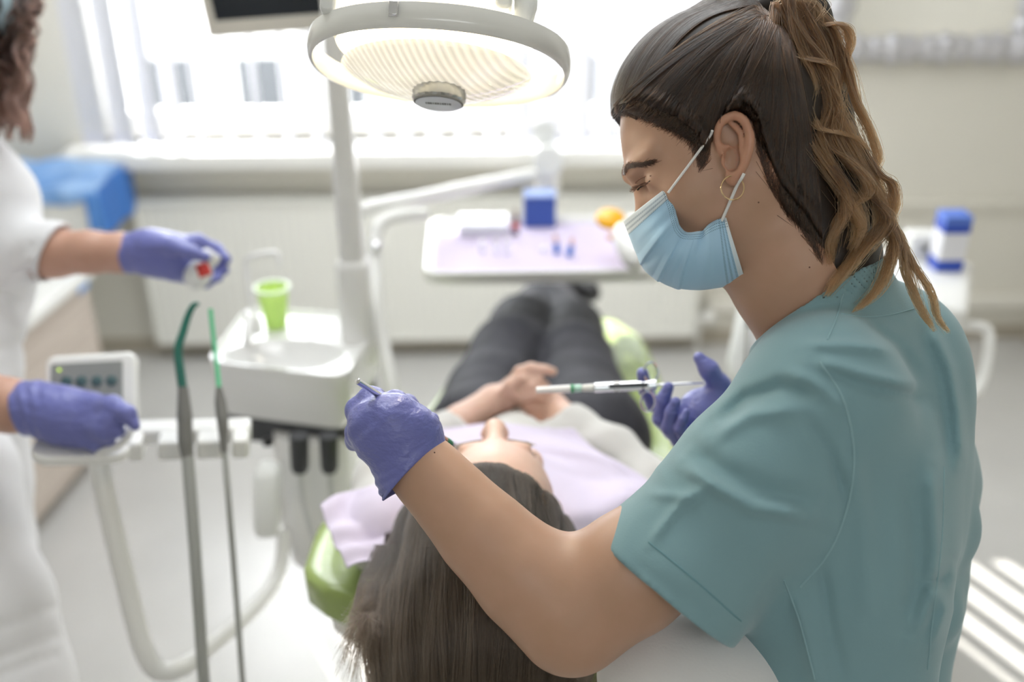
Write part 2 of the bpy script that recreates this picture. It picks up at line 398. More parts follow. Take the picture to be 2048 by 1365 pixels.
obj('frame', g, silver, mi, smooth=60)
obj('mirror_glass', boxb(Geo(), (mx0, YB-.03, mz0), (mx1, YB-.02, mz1)), mat('mirror_silvering', (.88, .88, .86), .03, 1), mi)
# back of the room: unseen door and cabinet added for the mirror reflection
dk = mat('dark_door_leaf', (.06, .05, .045), .5)
dr = struct('added_door', boxb(Geo(), (.95, YF, 0), (1.75, YF+.04, 2.05)), dk, bevel=.005)  # added only as a dark shape for the mirror
obj('handle', tube(Geo(), [(1.05, YF+.03, 1.05), (1.05, YF+.08, 1.05), (1.17, YF+.08, 1.05)], .009), M['chrome'], dr)
wc = thing('added_cabinet', 'white two door cabinet added by the rear wall for the mirror to reflect', 'cabinet', (-.1, YF+.25, 0))
obj('carcass', boxb(Geo(), (-.6, YF+.02, .05), (.5, YF+.42, .9)), M['white_m'], wc, bevel=.004)
for x0 in (-.59, -.04):
    d_ = obj('door', boxb(Geo(), (x0, YF+.42, .06), (x0+.53, YF+.44, .89)), M['white_m'], wc, bevel=.003)
    obj('handle', tube(Geo(), [(x0+.25, YF+.445, .75), (x0+.25, YF+.47, .75), (x0+.25, YF+.47, .6), (x0+.25, YF+.445, .6)], .006), M['chrome'], d_)
obj('plinth', boxb(Geo(), (-.58, YF+.02, 0), (.48, YF+.38, .05)), M['grey_d'], wc)

# ================================================================== LEFT CABINET RUN
ca, cb = G(243, 884), G(55, 1112)                     # foot of the front, far and near end
cdir = unit(cb-ca); cn = np.array([cdir[1], -cdir[0], 0]);  cn = cn if cn[0] < 0 else -cn     # into the cabinet
cz = .578; near = ca+cdir*1.65
wood = mat('ash_laminate', (.60, .53, .47), .45, noise=(9, (.50, .43, .38), (.3, .3, 6)))
cabt = thing('base_cabinet', 'low base cabinet with pale wood grain doors and long bar handles', 'cabinet', nm((ca+near)/2+cn*.28))
def cbox(g, s0, s1, n0, n1, z0, z1): 
    q = [ca+cdir*s0+cn*n0, ca+cdir*s1+cn*n0, ca+cdir*s1+cn*n1, ca+cdir*s0+cn*n1]
    return prism(g, [v+np.array([0, 0, z0]) for v in q], (0, 0, z1-z0))
obj('carcass', cbox(Geo(), .0, 1.65, .02, .47, .06, cz), M['white_m'], cabt)
obj('plinth', cbox(Geo(), .02, 1.65, .05, .46, 0, .06), wood, cabt)
for k in range(3):
    s0 = .004+k*.55
    d_ = obj('door', cbox(Geo(), s0, s0+.542, 0, .018, .065, cz-.01), wood, cabt, bevel=.002)
    hs = s0+(.47 if k % 2 == 0 else .07)
    q = ca+cdir*hs-cn*0
    obj('handle', tube(Geo(), catmull([q+np.array([0, 0, z_])-cn*o_ for z_, o_ in ((.53, 0), (.525, .03), (.50, .036), (.36, .036), (.325, .03), (.32, 0))], 5), .009), M['grey_l'], d_)
wt = obj('worktop', cbox(Geo(), -.02, 1.66, -.02, .54, cz, cz+.035), M['white'], bevel=.005); tag(wt, 'white worktop lying along the wood grain base cabinet', 'worktop')
# ================================================================== things on the worktop
ctz = cz+.035
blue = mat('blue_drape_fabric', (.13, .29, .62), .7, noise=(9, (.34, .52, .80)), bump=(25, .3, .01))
# a white bin with a blue drape over its rim, at the far end of the worktop
d0 = 3.03
wl = G(60, 462, ctz); wr = G(205, 470, ctz)
hb_z = B(196, 392, wr[1])[2]; xl = wl[0]-.28
bin_ = obj('storage_box', boxb(Geo(), (xl, wr[1], ctz+.0005), (wr[0], wr[1]+.30, hb_z)), M['white'], bevel=.012, seg=3); tag(bin_, 'white box on the worktop under a blue fabric drape', 'box')
nu, nv = 44, 60; A = np.zeros((nu, nv, 3))
for i in range(nu):
    for j in range(nv):
        u = i/(nu-1); v = j/(nv-1); x = wr[0]+.014-u*(wr[0]-xl+.02)    # u: right to left; v: front overhang, top, back
        if v < .25: y = wr[1]-.008; z = hb_z+.006-(.25-v)*.09*(1+.6*math.sin(3*u))
        elif v < .85: t = (v-.25)/.6; y = wr[1]-.008+t*.30; z = hb_z+.008+.045*math.sin(t*2.2)*(.5+.5*u)+.01*math.sin(9*u+6*t)
        else: y = wr[1]+.305; z = hb_z+.008-(v-.85)*.5
        z += .004*math.sin(23*u+7*v); y += .003*math.sin(31*u)
        A[i, j] = (x, y, z)
V_, F_ = grid_surf(A); dpT = thing('surgical_drape', 'crumpled blue fabric drape lying over the white box on the worktop', 'drape', (wr[0]-.1, wr[1]+.1, hb_z))
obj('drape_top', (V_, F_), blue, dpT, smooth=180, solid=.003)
A = np.zeros((30, 34, 3))
for i in range(30):
    for j in range(34):
        u = i/29; v = j/33; z = hb_z+.03-(hb_z+.03-ctz-.004)*u
        A[i, j] = (wr[0]+.016+.006*math.sin(12*v)+.02*u*math.sin(3.1*v), wr[1]-.012+.33*v+.004*math.sin(20*u), z)
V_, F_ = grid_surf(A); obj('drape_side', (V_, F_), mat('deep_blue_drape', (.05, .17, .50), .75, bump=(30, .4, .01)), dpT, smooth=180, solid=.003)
A = np.zeros((24, 10, 3))
for i in range(24):
    for j in range(10):
        u = i/23; v = j/9; A[i, j] = (wr[0]+.018-.045*v, wr[1]-.016-.003*math.sin(9*v), hb_z+.01-(hb_z-ctz-.0)*u*.93)
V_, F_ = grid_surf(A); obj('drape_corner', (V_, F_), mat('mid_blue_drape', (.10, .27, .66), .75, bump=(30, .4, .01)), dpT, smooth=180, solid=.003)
q = ca+cdir*.035-cn*.004; q[2] = cz+.0
bt = obj('sticky_label', box(Geo(), q+np.array([0, 0, -.012]), (.06, .004, .03), (cdir, cn, (0, 0, 1))), mat('light_blue_card', (.22, .42, .85), .6), bevel=.001)
tag(bt, 'small light blue tag on the far front corner of the wood grain cabinet', 'tag')
# ================================================================== dental unit: housing, spittoon, post
def rpoly(c, r, n=5):
    c = [np.array(q, float) for q in c]; out = []; N = len(c)
    for i in range(N):
        p, a, b = c[i], unit(c[i-1]-c[i]), unit(c[(i+1) % N]-c[i]); s = p+a*r; e = p+b*r
        for k in range(n+1):
            t = k/n; out.append((1-t)**2*s+2*t*(1-t)*p+t*t*e)
    return np.array(out)
zt = .915
cor = [G(408, 722, zt), G(690, 756, zt), G(768, 630, zt), G(492, 612, zt)]
cen = sum(cor)/4
unitT = thing('dental_unit', 'white dental unit with spittoon basin, dark band, tall post and tray arm', 'dental unit', nm(np.array([cen[0]+.12, cen[1], .3])))
def resample(poly, c, N=128):
    out = []; ang = np.arctan2(poly[:, 1]-c[1], poly[:, 0]-c[0]); o = np.argsort(ang); an = ang[o]; pp = poly[o]
    pp = np.vstack([pp[-1:], pp, pp[:1]]); an = np.concatenate([[an[-1]-2*np.pi], an, [an[0]+2*np.pi]])
    for k in range(N):
        a = -math.pi+2*math.pi*k/N; out.append([np.interp(a, an, pp[:, 0]), np.interp(a, an, pp[:, 1]), c[2]])
    return np.array(out)
pl = rpoly(cor, .038, 6)
def ring(scale, z, sh=(0, 0)):
    c = np.array([cen[0], cen[1], zt]); r = resample(pl, c); r = c+(r-c)*scale; r[:, 2] = z; r[:, 0] += sh[0]; r[:, 1] += sh[1]; return r
bc = G(566, 702, zt)
def bring(a, b, z, sh=0):
    return np.array([[bc[0]+a*math.cos(-math.pi+2*math.pi*k/128), bc[1]+sh+b*math.sin(-math.pi+2*math.pi*k/128), z] for k in range(128)])
g = Geo(); loft(g, [ring(.92, zt-.114), ring(.97, zt-.095), ring(.99, zt-.02), ring(1.0, zt-.004), ring(.99, zt), ring(.955, zt-.001), ring(.93, zt-.008), bring(.112, .066, zt-.009), bring(.105, .060, zt-.018), bring(.09, .050, zt-.045), bring(.05, .030, zt-.065), bring(.004, .004, zt-.068)], cap=False)
ceram = mat('white_ceramic', (.84, .84, .83), .12, coat=.6)
obj('spittoon', g, ceram, unitT, smooth=50)
g = Geo(); loft(g, [ring(.90, zt-.168), ring(.915, zt-.113)]); obj('dark_band', g, M['grey_d'], unitT, bevel=.004)
# housing below
hc = P(640, 930, 1.80)
g = Geo(); rr = []
for (yy, w, dd, x) in ((875, .135, .20, 618), (960, .14, .20, 625), (1060, .145, .20, 640), (1130, .14, .18, 655), (1168, .09, .12, 668)):
    c = P(x, yy, 1.80+ (yy-875)*.00012); z = c[2]
    rr.append([np.array([c[0]+a, c[1]+b+.075, z]) for a, b in rrect(w, dd, min(w, dd)*.35, 6)])
loft(g, rr[::-1]); obj('housing', g, M['white'], unitT, smooth=60)
obj('link', tube(Geo(), [P(668, 1120, 1.86), P(760, 1150, 1.95), P(900, 1150, 2.0)], [.05, .05, .05], 16), M['white_m'], unitT)
for (x, w) in ((598, 20), (657, 19)):
    g = Geo(); tube(g, [P(x, 872, 1.68), P(x+2, 935, 1.70), P(x+2, 948, 1.70)], [px(w, 1.68), px(w*.92, 1.7), px(w*.6, 1.7)], 16); sk = obj('hose_socket', g, M['grey_d'], unitT)
    obj('hose', tube(Geo(), catmull([P(x+2, 945, 1.70), P(x+10, 1010, 1.71), P(x+30, 1080, 1.72)], 6), .005), M['grey_l'], sk)
g = Geo(); tube(g, [P(535, 876, 1.66), P(536, 893, 1.66)], .008); obj('nozzle', g, M['black'], unitT)
g = Geo(); rr = [[P(535, y, 1.72)+np.array([a, b, 0]) for a, b in rrect(w, w, w*.3, 4)] for y, w in ((1064, .036), (1050, .044), (945, .046), (930, .03))]
loft(g, rr); obj('filter_cap', g, M['white_m'], unitT, smooth=60)
# post
pb = P(714, 640, 1.86); pv = lambda z, dx=0, dy=0: np.array([pb[0]+dx, pb[1]+dy, z])
zof = lambda y: B(714, y, pb[1])[2]
g = Geo(); rr = [[pv(z)+np.array([a, b, 0]) for a, b in rrect(w, w*1.1, w*.3, 5)] for z, w in ((.86, .062), (zof(530), .060), (zof(518), .052), (zof(515), .044), (zof(345), .044), (zof(320), .036), (2.05, .034))]
loft(g, rr); obj('post', g, M['white'], unitT, smooth=50)
g = Geo(); c = P(697, 512, 1.80); lathe(g, c, (0, -1, 0), [(.001, .010), (.005, .009), (.008, .004), (.008, -.02)], 16); obj('post_glint', g, M['chrome'], unitT)  # chrome dome added to give the specular spot on the post
# faucet for cup and rinsing spout
g = Geo(); tube(g, catmull([P(506, 640, 1.84), P(497, 570, 1.83), P(493, 525, 1.83), P(506, 513, 1.825), P(545, 506, 1.82), P(556, 512, 1.82), P(559, 532, 1.82)], 6), .0052, 10); lathe(g, P(506, 645, 1.84), (0, 0, 1), [(.016, -.02), (.016, 0), (.011, .012), (.006, .016)], 16)
obj('cup_filler', g, M['white'], unitT)
g = Geo(); tube(g, catmull([P(500, 660, 1.80), P(495, 628, 1.79), P(497, 640, 1.75), P(494, 690, 1.72)], 5), [.008]*15+[.006], 10); obj('rinse_spout', g, M['white'], unitT)
# tray arm
armt = tube(Geo(), catmull([P(728, 425, 1.93), P(745, 414, 1.93), P(900, 383, 2.1), P(1085, 345, 2.32)], 6), [.0125]*12+[.0145]*7, 14)
obj('tray_arm', armt, M['white'], unitT)
g = Geo(); tube(g, catmull([P(850, 428, 2.0), P(790, 434, 1.95), P(759, 450, 1.93), P(750, 490, 1.92), P(752, 560, 1.90), P(762, 660, 1.88), P(786, 790, 1.84), P(800, 900, 1.84)], 6), .0135, 14); obj('side_rail', g, M['white'], unitT)
g = Geo(); lathe(g, P(752, 492, 1.90), (0, -1, 0), [(.001, .012), (.006, .011), (.010, .004), (.011, -.016)], 16); obj('rail_screw', g, M['chrome'], unitT)
# tray tower and tray
tz = .972
trayT = thing('instrument_tray', 'white rimmed instrument tray on a rounded support above the patient', 'tray', nm(G(1085, 480, tz)))
tc = [G(846, 548, tz), G(1345, 556, tz), G(1300, 432, tz), G(880, 436, tz)]
tc[1] = tc[0]+np.array([tc[1][0]-tc[0][0], 0.0, 0]); 
bk = (tc[2][1]+tc[3][1])/2; tc[3] = np.array([tc[0][0]+.0, bk, tz]); tc[2] = np.array([tc[1][0], bk, tz])
tcen = sum(tc)/4; tp = rpoly(tc, .03, 6)
def tr(s, z):
    r = resample(tp, tcen, 72); d = r-tcen; hx = (tc[1][0]-tc[0][0])/2; hy = (bk-tc[0][1])/2
    r[:, 0] = tcen[0]+d[:, 0]*(1-s/hx); r[:, 1] = tcen[1]+d[:, 1]*(1-s/hy); r[:, 2] = z; return r
g = Geo(); loft(g, [tr(.02, tz-.030), tr(.004, tz-.026), tr(0, tz-.012), tr(.001, tz), tr(.006, tz+.003), tr(.011, tz), tr(.015, tz-.010), tr(.10, tz-.011)]); obj('tray_plate', g, M['white'], trayT, smooth=50)
tw = P(1096, 330, 2.33)
g = Geo(); tube(g, catmull([np.array([tw[0], tw[1], tz-.005]), np.array([tw[0], tw[1], tz+.10]), P(1097, 335, 2.33), P(1097, 318, 2.36), P(1093, 300, 2.44)], 5), [.030]*5+[.031]*5+[.031]*5+[.03]*6, 18); obj('tower', g, M['white'], trayT, smooth=60)
g = Geo(); tube(g, [P(1097, 322, 2.28), P(1097, 320, 2.40)], .037, 22); obj('joint_cap', g, M['white_m'], trayT, bevel=.006)
g = Geo(); tube(g, [P(1090, 300, 2.42), P(1087, 262, 2.42)], .022, 16); tube(g, [P(1088, 264, 2.36), P(1088, 262, 2.48)], .029, 22); obj('arm_joint', g, M['grey_l'], trayT, smooth=50)
# ---- things on the tray
tt = tz-.0105
lil = mat('lilac_tissue', (.60, .53, .68), .85, bump=(300, .25, .001, (1, 1, 1)))
def rect_on(x0, y0, x1, y1, z, th): return boxb(Geo(), (x0, y0, z), (x1, y1, z+th))
pp_ = obj('tray_liner', rect_on(tc[0][0]+.018, tc[0][1]+.022, tc[1][0]-.018, bk-.018, tt, .0012), lil); tag(pp_, 'lilac paper liner covering the instrument tray', 'liner')
lz = tt+.0012
def on(x, y, z=lz): return G(x, y, z)
q = on(1079, 456); bb_ = thing('blue_block', 'solid blue box standing at the back of the instrument tray', 'box', nm(q))
obj('box_body', boxb(Geo(), q+np.array([-.034, 0, 0]), q+np.array([.036, .055, .070])), mat('blue_card', (.055, .12, .46), .5), bb_, bevel=.002)
obj('box_lid', boxb(Geo(), q+np.array([-.0345, -.0005, .0702]), q+np.array([.0365, .0555, .074])), mat('pale_blue_card', (.35, .45, .75), .5), bb_, bevel=.001)
q = on(1031, 470); t_ = thing('dropper_bottle', 'small dark bottle with orange cap and label on the tray', 'bottle', nm(q))
obj('bottle_body', lathe(Geo(), q, (0, 0, 1), [(.0065, 0), (.0075, .002), (.0075, .028), (.0045, .033)], 20), mat('brown_glass', (.05, .02, .02), .12), t_)
obj('label_band', lathe(Geo(), q, (0, 0, 1), [(.0077, .018), (.0078, .0181), (.0078, .0299), (.0077, .03)], 20, cap=False), mat('orange_label', (.75, .10, .03), .5), t_)
obj('cap', lathe(Geo(), q, (0, 0, 1), [(.0055, .032), (.0058, .043), (.0045, .045), (.0035, .054), (.0015, .060)], 16), mat('dark_red_cap', (.12, .02, .015), .4), t_)
q = on(970, 462); t_ = thing('tissue_packet', 'clear and white packet lying at the back left of the tray', 'packet', nm(q))
cl = mat('clear_film', (.9, .92, .98), .15, alpha=.55)
obj('packet_body', boxb(Geo(), q+np.array([-.055, -.03, 0]), q+np.array([.05, .045, .022])), mat('white_paper', (.85, .85, .88), .7), t_, bevel=.004)
obj('packet_film', boxb(Geo(), q+np.array([-.060, -.036, .0005]), q+np.array([.053, .05, .026])), cl, t_, bevel=.006)
for i, x in enumerate((965, 993, 1014)):
    q = on(x, 508 if i else 505); L = .022 if i == 0 else .030
    t_ = thing('glass_vial', ['short', 'middle', 'right'][i]+' clear glass vial of the three standing on the tray front', 'vial', nm(q), 'clear vials on the tray')
    obj('vial_body', lathe(Geo(), q, (0, 0, 1), [(.0055, 0), (.0062, .001), (.0062, L-.003), (.005, L)], 18), mat('vial_glass', (.93, .95, 1), .05, alpha=.45), t_)
    obj('vial_stopper', lathe(Geo(), q, (0, 0, 1), [(.0042, L), (.0048, L+.001), (.0048, L+.005)], 14), M['white'], t_)
bm_ = mat('blue_vial', (.04, .20, .70), .3)
for i, (x, y, lean) in enumerate(((1115, 508, -.15), (1138, 513, .2))):
    q = on(x, y); t_ = thing('ampoule', ['upright', 'leaning'][i]+' ampoule with blue body and pink cap beside the blue box', 'ampoule', nm(q), 'blue ampoules on the tray')
    ax = (lean, .1, 1)
    obj('ampoule_body', lathe(Geo(), q+np.array([0, 0, .001]), ax, [(.006, 0), (.007, .002), (.0065, .02), (.005, .024)], 16), bm_, t_)
    obj('ampoule_cap', lathe(Geo(), q+np.array([0, 0, .001]), ax, [(.0045, .024), (.005, .030), (.005, .038), (.003, .041)], 16), mat('pink_cap', (.80, .55, .52), .4), t_)
q = on(1087, 503); t_ = obj('cotton_roll', tube(Geo(), [q+np.array([-.001, -.008, .005]), q+np.array([.001, .012, .005])], .005, 12), M['white_m'], bevel=.001); tag(t_, 'tiny white cotton roll lying between vials and ampoules', 'cotton roll')
# curing lamp with orange shield
q = on(1262, 500); cu = thing('curing_light', 'white curing light with an orange eye shield at the right of the tray', 'curing light', nm(q))
def csec(p, r): return r
g = Geo(); tube(g, catmull([P(1275, 535, 1.90), P(1262, 500, 1.93), P(1250, 470, 1.96), P(1243, 452, 1.98)], 6), [.013, .017, .021, .024, .026, .027, .028, .028, .028, .027, .027, .026, .025, .024, .022, .020, .017, .013, .007][:19], 20); obj('lamp_body', g, M['white'], cu, smooth=180)
g = Geo(); lathe(g, P(1222, 436, 2.02), cU*.45-cF+cR*.1, [(.001, .004), (.012, .0035), (.024, .001), (.031, -.004), (.0305, -.005), (.0235, 0), (.001, .0025)], 30, sx=1, sy=.85, cap=False); obj('eye_shield', g, mat('orange_acrylic', (.95, .48, .02), .2, coat=.3), cu, smooth=180)
g = Geo(); tube(g, catmull([P(1246, 458, 1.99), P(1232, 470, 2.01), P(1218, 476, 2.03)], 5), .006, 12); obj('light_guide', g, mat('amber_acrylic', (.85, .42, .12), .25), cu)
# cup
q = G(553, 652, zt-.008); t_ = thing('plastic_cup', 'lime green plastic cup standing on the spittoon rim', 'cup', nm(q))
prof = [(.0195, 0), (.0205, .001), (.024, .035), (.0285, .072), (.0295, .078), (.0338, .079), (.0338, .083), (.0300, .083), (.0285, .078), (.023, .035), (.0195, .002)]
cupm = mat('lime_plastic', (.74, .88, .40), .3, sss=.0); nt = cupm.node_tree
tb = nt.nodes.new('ShaderNodeBsdfTranslucent'); tb.inputs[0].default_value = (.80, .95, .42, 1); ms = nt.nodes.new('ShaderNodeMixShader'); ms.inputs[0].default_value = .55
nt.links.new(nt.nodes['Principled BSDF'].outputs[0], ms.inputs[1]); nt.links.new(tb.outputs[0], ms.inputs[2]); nt.links.new(ms.outputs[0], nt.nodes['Material Output'].inputs[0])
obj('cup_body', lathe(Geo(), q, (0, 0, 1), prof[:5]+prof[8:], 36), cupm, t_, smooth=60)
obj('rim', lathe(Geo(), q, (0, 0, 1), [(.0296, .0785), (.0340, .079), (.0350, .081), (.0340, .083), (.0296, .083), (.0296, .0785)], 36, cap=False), mat('cup_rim', (.78, .90, .70), .3), t_, smooth=60)
# ================================================================== assistant's console on a curved arm
con = thing('assistant_console', 'white assistant console with four button panel and handpiece holder on a curved arm', 'console', nm(P(300, 880, 1.5)))
g = Geo(); tube(g, catmull([P(192, 905, 1.50), P(215, 1010, 1.50), P(252, 1165, 1.50), P(285, 1290, 1.50), P(318, 1342, 1.51), P(372, 1330, 1.53), P(430, 1285, 1.58), P(490, 1235, 1.64), P(540, 1180, 1.70), P(562, 1130, 1.73), P(568, 1060, 1.74)], 5), [px(21, 1.5)]*26+list(np.linspace(px(19, 1.5), px(13, 1.7), 25)), 16); obj('support_arm', g, M['white'], con, smooth=60)
# control panel: a rounded slab leaning back
pc = P(182, 790, 1.50); ax_ = unit(P(268, 786, 1.50)-P(96, 796, 1.48)); ay_ = unit(np.cross(np.cross(ax_, cU*.95-cF*-.25), ax_)); az_ = np.cross(ax_, ay_)
if az_@cF > 0: az_ = -az_
def panel(w, h, r, z0, z1, cx=0, cy=0): 
    return loft(Geo(), [[pc+ax_*(a+cx)+ay_*(b+cy)+az_*z for a, b in rrect(w, h, r, 6)] for z in (z0, z1)])
pw, ph = px(176, 1.5), px(172, 1.5)
obj('control_panel', panel(pw, ph, .016, -.022, 0), M['white'], con, bevel=.006, seg=3, smooth=50)
face = obj('panel_face', panel(pw*.78, ph*.80, .003, 0.0002, .0012, -px(8, 1.5), -px(2, 1.5)), mat('grey_membrane', (.27, .28, .27), .35), con)
btm = mat('teal_button', (.05, .10, .11), .35); btr = mat('button_symbol', (.16, .26, .26), .4)
for i, (x, y) in enumerate(((126, 758), (155, 756.5), (185, 755), (214, 753.5))):
    c = P(x, y, 1.48); c = c+az_*(.0022-(c-pc)@az_)
    b_ = obj('button', lathe(Geo(), c, az_, [(px(11, 1.48), -.0012), (px(11, 1.48), .0002), (px(10, 1.48), .0008)], 24), btm, con)
    g = Geo(); box(g, c+az_*.0009, (.0062, .0012, .0004), (ax_, ay_, az_)); 
    if i % 2: box(g, c+az_*.0009, (.0012, .0062, .0004), (ax_, ay_, az_))
    obj('symbol', g, btr, b_)
c = P(110, 734, 1.48); c = c+az_*(.0016-(c-pc)@az_)
obj('indicator_light', lathe(Geo(), c, az_, [(.0022, -.0005), (.0022, .0008)], 12), mat('led_lit', (.5, .7, .1), .4, emit=(.6, .85, .1), estr=.5), con)
# holder bar with notched blocks and a hand rest
o_ = P(250, 872, 1.46); hx_ = unit(P(490, 866, 1.50)-P(250, 872, 1.46)); hz_ = np.array([0, 0, 1.]); hy_ = unit(np.cross(hz_, hx_)); hz_ = np.cross(hx_, hy_)
def hb(g, x0, x1, y0, y1, z0, z1): return box(g, o_+hx_*(x0+x1)/2+hy_*(y0+y1)/2+hz_*(z0+z1)/2, (x1-x0, y1-y0, z1-z0), (hx_, hy_, hz_))
s_ = 1.47/FPX
obj('holder_bar', hb(Geo(), -.03, 242*s_, .012, .048, -.026, .0), M['white'], con, bevel=.006, seg=3)
for x0, x1 in ((6, 34), (62, 112), (136, 188), (204, 238)):
    obj('holder_block', hb(Geo(), x0*s_, x1*s_, -.020, .020, -.034, -.002), M['white'], con, bevel=.005, seg=3)
g = loft(Geo(), [[P(165, 893, 1.44)+hx_*a+hy_*b+hz_*z for a, b in rrect(.135, .07, .03, 8)] for z in (-.012, .004)]); obj('hand_rest', g, M['white'], con, bevel=.005, seg=3, smooth=50)
g = Geo(); tube(g, catmull([P(196, 905, 1.42), P(235, 893, 1.41), P(258, 868, 1.41), P(262, 835, 1.43)], 6), .0055, 12); obj('rest_handle', g, M['white'], con)
# two suction handpieces in the holder
def suction(name, label, tip, tipr, hd, hdr, hose, hoser, tm, cat='suction handpiece'):
    t_ = thing(name, label, cat, nm(P(*hd[-1])))
    obj('tip', tube(Geo(), catmull([P(*q) for q in tip], 6), np.interp(np.linspace(0, 1, (len(tip)-1)*6+1), np.linspace(0, 1, len(tipr)), tipr), 14), tm, t_, smooth=60)
    obj('handle', tube(Geo(), catmull([P(*q) for q in hd], 6), np.interp(np.linspace(0, 1, (len(hd)-1)*6+1), np.linspace(0, 1, len(hdr)), hdr), 16), M['grey_m'], t_, smooth=60)
    obj('hose', tube(Geo(), catmull([P(*q) for q in hose], 6), hoser, 12), mat('grey_hose', (.33, .34, .32), .5), t_, smooth=60)
s4 = 1.44/FPX
suction('suction_handpiece', 'suction handpiece with a thick bent dark green tip in the holder', [(398, 608, 1.45), (388, 611, 1.45), (377, 630, 1.45), (366, 665, 1.445), (356, 700, 1.44), (360, 740, 1.44), (365, 776, 1.44)], [3*s4, 6*s4, 7*s4, 8*s4, 8.5*s4, 9*s4, 9*s4],
        [(366, 774, 1.44), (369, 830, 1.44), (371, 880, 1.44), (375, 915, 1.44)], [10*s4, 15*s4, 15*s4, 12*s4], [(375, 912, 1.44), (383, 1010, 1.43), (394, 1160, 1.42), (402, 1280, 1.42), (412, 1420, 1.42)], 12*s4, mat('dark_green_plastic', (.015, .14, .105), .35))
suction('saliva_ejector', 'slim saliva ejector with a thin bright green straw in the holder', [(421, 618, 1.47), (424, 650, 1.47), (430, 700, 1.47), (435, 745, 1.465), (438, 776, 1.46)], [4.5*s4]*5,
        [(438, 774, 1.46), (441, 805, 1.46), (445, 840, 1.455), (447, 875, 1.455), (449, 905, 1.455)], [6*s4, 12*s4, 12*s4, 9*s4, 7*s4], [(449, 902, 1.455), (457, 1000, 1.44), (470, 1160, 1.44), (479, 1280, 1.43), (490, 1420, 1.43)], 6*s4, mat('bright_green_plastic', (.10, .62, .30), .35), 'saliva ejector')
# ================================================================== monitor
mo = P(420, 74, 1.86); mX = unit(P(860, 42, 1.80)-mo); mZ = unit(cU+cF*-.30); mZ = unit(mZ-mX*(mZ@mX)); mZ = unit(mZ+mX*-.10); mN = np.cross(mX, mZ)
if mN@cF > 0: mN = -mN
mon = thing('monitor', 'flat monitor with dark screen and beige bezel above the spittoon', 'monitor', nm(mo+mX*.2))
def mb(x0, x1, z0, z1, n0, n1): return loft(Geo(), [[mo+mX*x+mZ*z+mN*n for x, z in ((x0, z0), (x1, z0), (x1, z1), (x0, z1))] for n in (n0, n1)])
MW, MH = .40, .30
bez = mat('beige_plastic', (.60, .57, .50), .4)
obj('case', mb(0, MW, 0, MH, -.035, -.004), bez, mon, bevel=.006)
g = Geo()
for a in ((0, MW, 0, .027), (0, MW, MH-.02, MH), (0, .018, .027, MH-.02), (MW-.018, MW, .027, MH-.02)): g.add(*[(lambda q: (q.v, q.f))(mb(a[0], a[1], a[2], a[3], -.004, .004))][0])
obj('bezel', g, bez, mon, bevel=.001)
obj('screen', mb(.018, MW-.018, .027, MH-.02, -.003, 0.0), mat('dark_screen', (.018, .022, .028), .25), mon)
obj('mount', tube(Geo(), [mo+mX*.2+mZ*.15-mN*.03, np.array([pb[0], pb[1], (mo+mZ*.15)[2]])], .016, 14), M['white_m'], mon)
# ================================================================== operating lamp
LO = P(880, 122, 1.06); lx = unit(P(1137, 160, 1.06)-P(624, 128, 1.06)); vv = unit(ray(880, 122)); uu = unit(np.cross(lx, vv)); ln = unit(-uu*.945-vv*.33); ln = unit(ln-lx*(ln@lx)); lt = np.cross(ln, lx)
if lt@cF < 0: lt = -lt
LT = thing('operating_lamp', 'lit dental operating lamp with white ring handle and silver centre knob', 'lamp', nm(LO))
def L3(x, t, n): return LO+lx*x+lt*t+ln*n
N = 72; g = Geo(); rr = []
for k in range(N):
    a = 2*math.pi*k/N; cx, cy = .136*math.copysign(abs(math.cos(a))**.93, math.cos(a)), .124*math.copysign(abs(math.sin(a))**.93, math.sin(a))
    rx_, ry_ = math.cos(a), math.sin(a); rr.append([L3(cx+rx_*u, cy+ry_*u, w) for u, w in ((.002, -.012), (.0035, -.004), (.0035, .004), (.001, .0105), (-.003, .012), (-.005, .008), (-.0045, 0), (-.004, -.008), (-.0015, -.0125))])
rr.append(rr[0]); loft(g, rr, cap=False)
obj('ring_handle', g, mat('lamp_ring', (.86, .86, .82), .2, coat=.4), LT, smooth=60)
# lens: ribbed glass bowl
a_l = .018; A = np.zeros((96, 16, 3))
for i in range(96):
    for j in range(16):
        a = 2*math.pi*i/95; r = j/15; rad = .101*r
        A[i, j] = L3(-.003+rad*1.0*math.cos(a), .006+rad*.95*math.sin(a), a_l+.018-.026*r**2.2)
lm = mat('lit_ribbed_glass', (.90, .86, .72), .08, coat=1, emit=(1, .90, .72), estr=.42); nt = lm.node_tree
tcn = nt.nodes.new('ShaderNodeTexCoord'); mp = nt.nodes.new('ShaderNodeMapping'); mp.inputs['Rotation'].default_value = (0, 0, .55); wv = nt.nodes.new('ShaderNodeTexWave'); wv.inputs['Scale'].default_value = 42; wv.inputs['Distortion'].default_value = .25
bp = nt.nodes.new('ShaderNodeBump'); bp.inputs['Strength'].default_value = .45; bp.inputs['Distance'].default_value = .003
nt.links.new(tcn.outputs['Object'], mp.inputs[0]); nt.links.new(mp.outputs[0], wv.inputs['Vector']); nt.links.new(wv.outputs[0], bp.inputs['Height']); nt.links.new(bp.outputs[0], nt.nodes['Principled BSDF'].inputs['Normal'])
mr = nt.nodes.new('ShaderNodeMapRange'); mr.inputs[3].default_value = .20; mr.inputs[4].default_value = .30; nt.links.new(wv.outputs[0], mr.inputs[0]); nt.links.new(mr.outputs[0], nt.nodes['Principled BSDF'].inputs['Emission Strength'])
V_, F_ = grid_surf(A); obj('lens', (V_, F_), lm, LT, smooth=180, solid=.002)
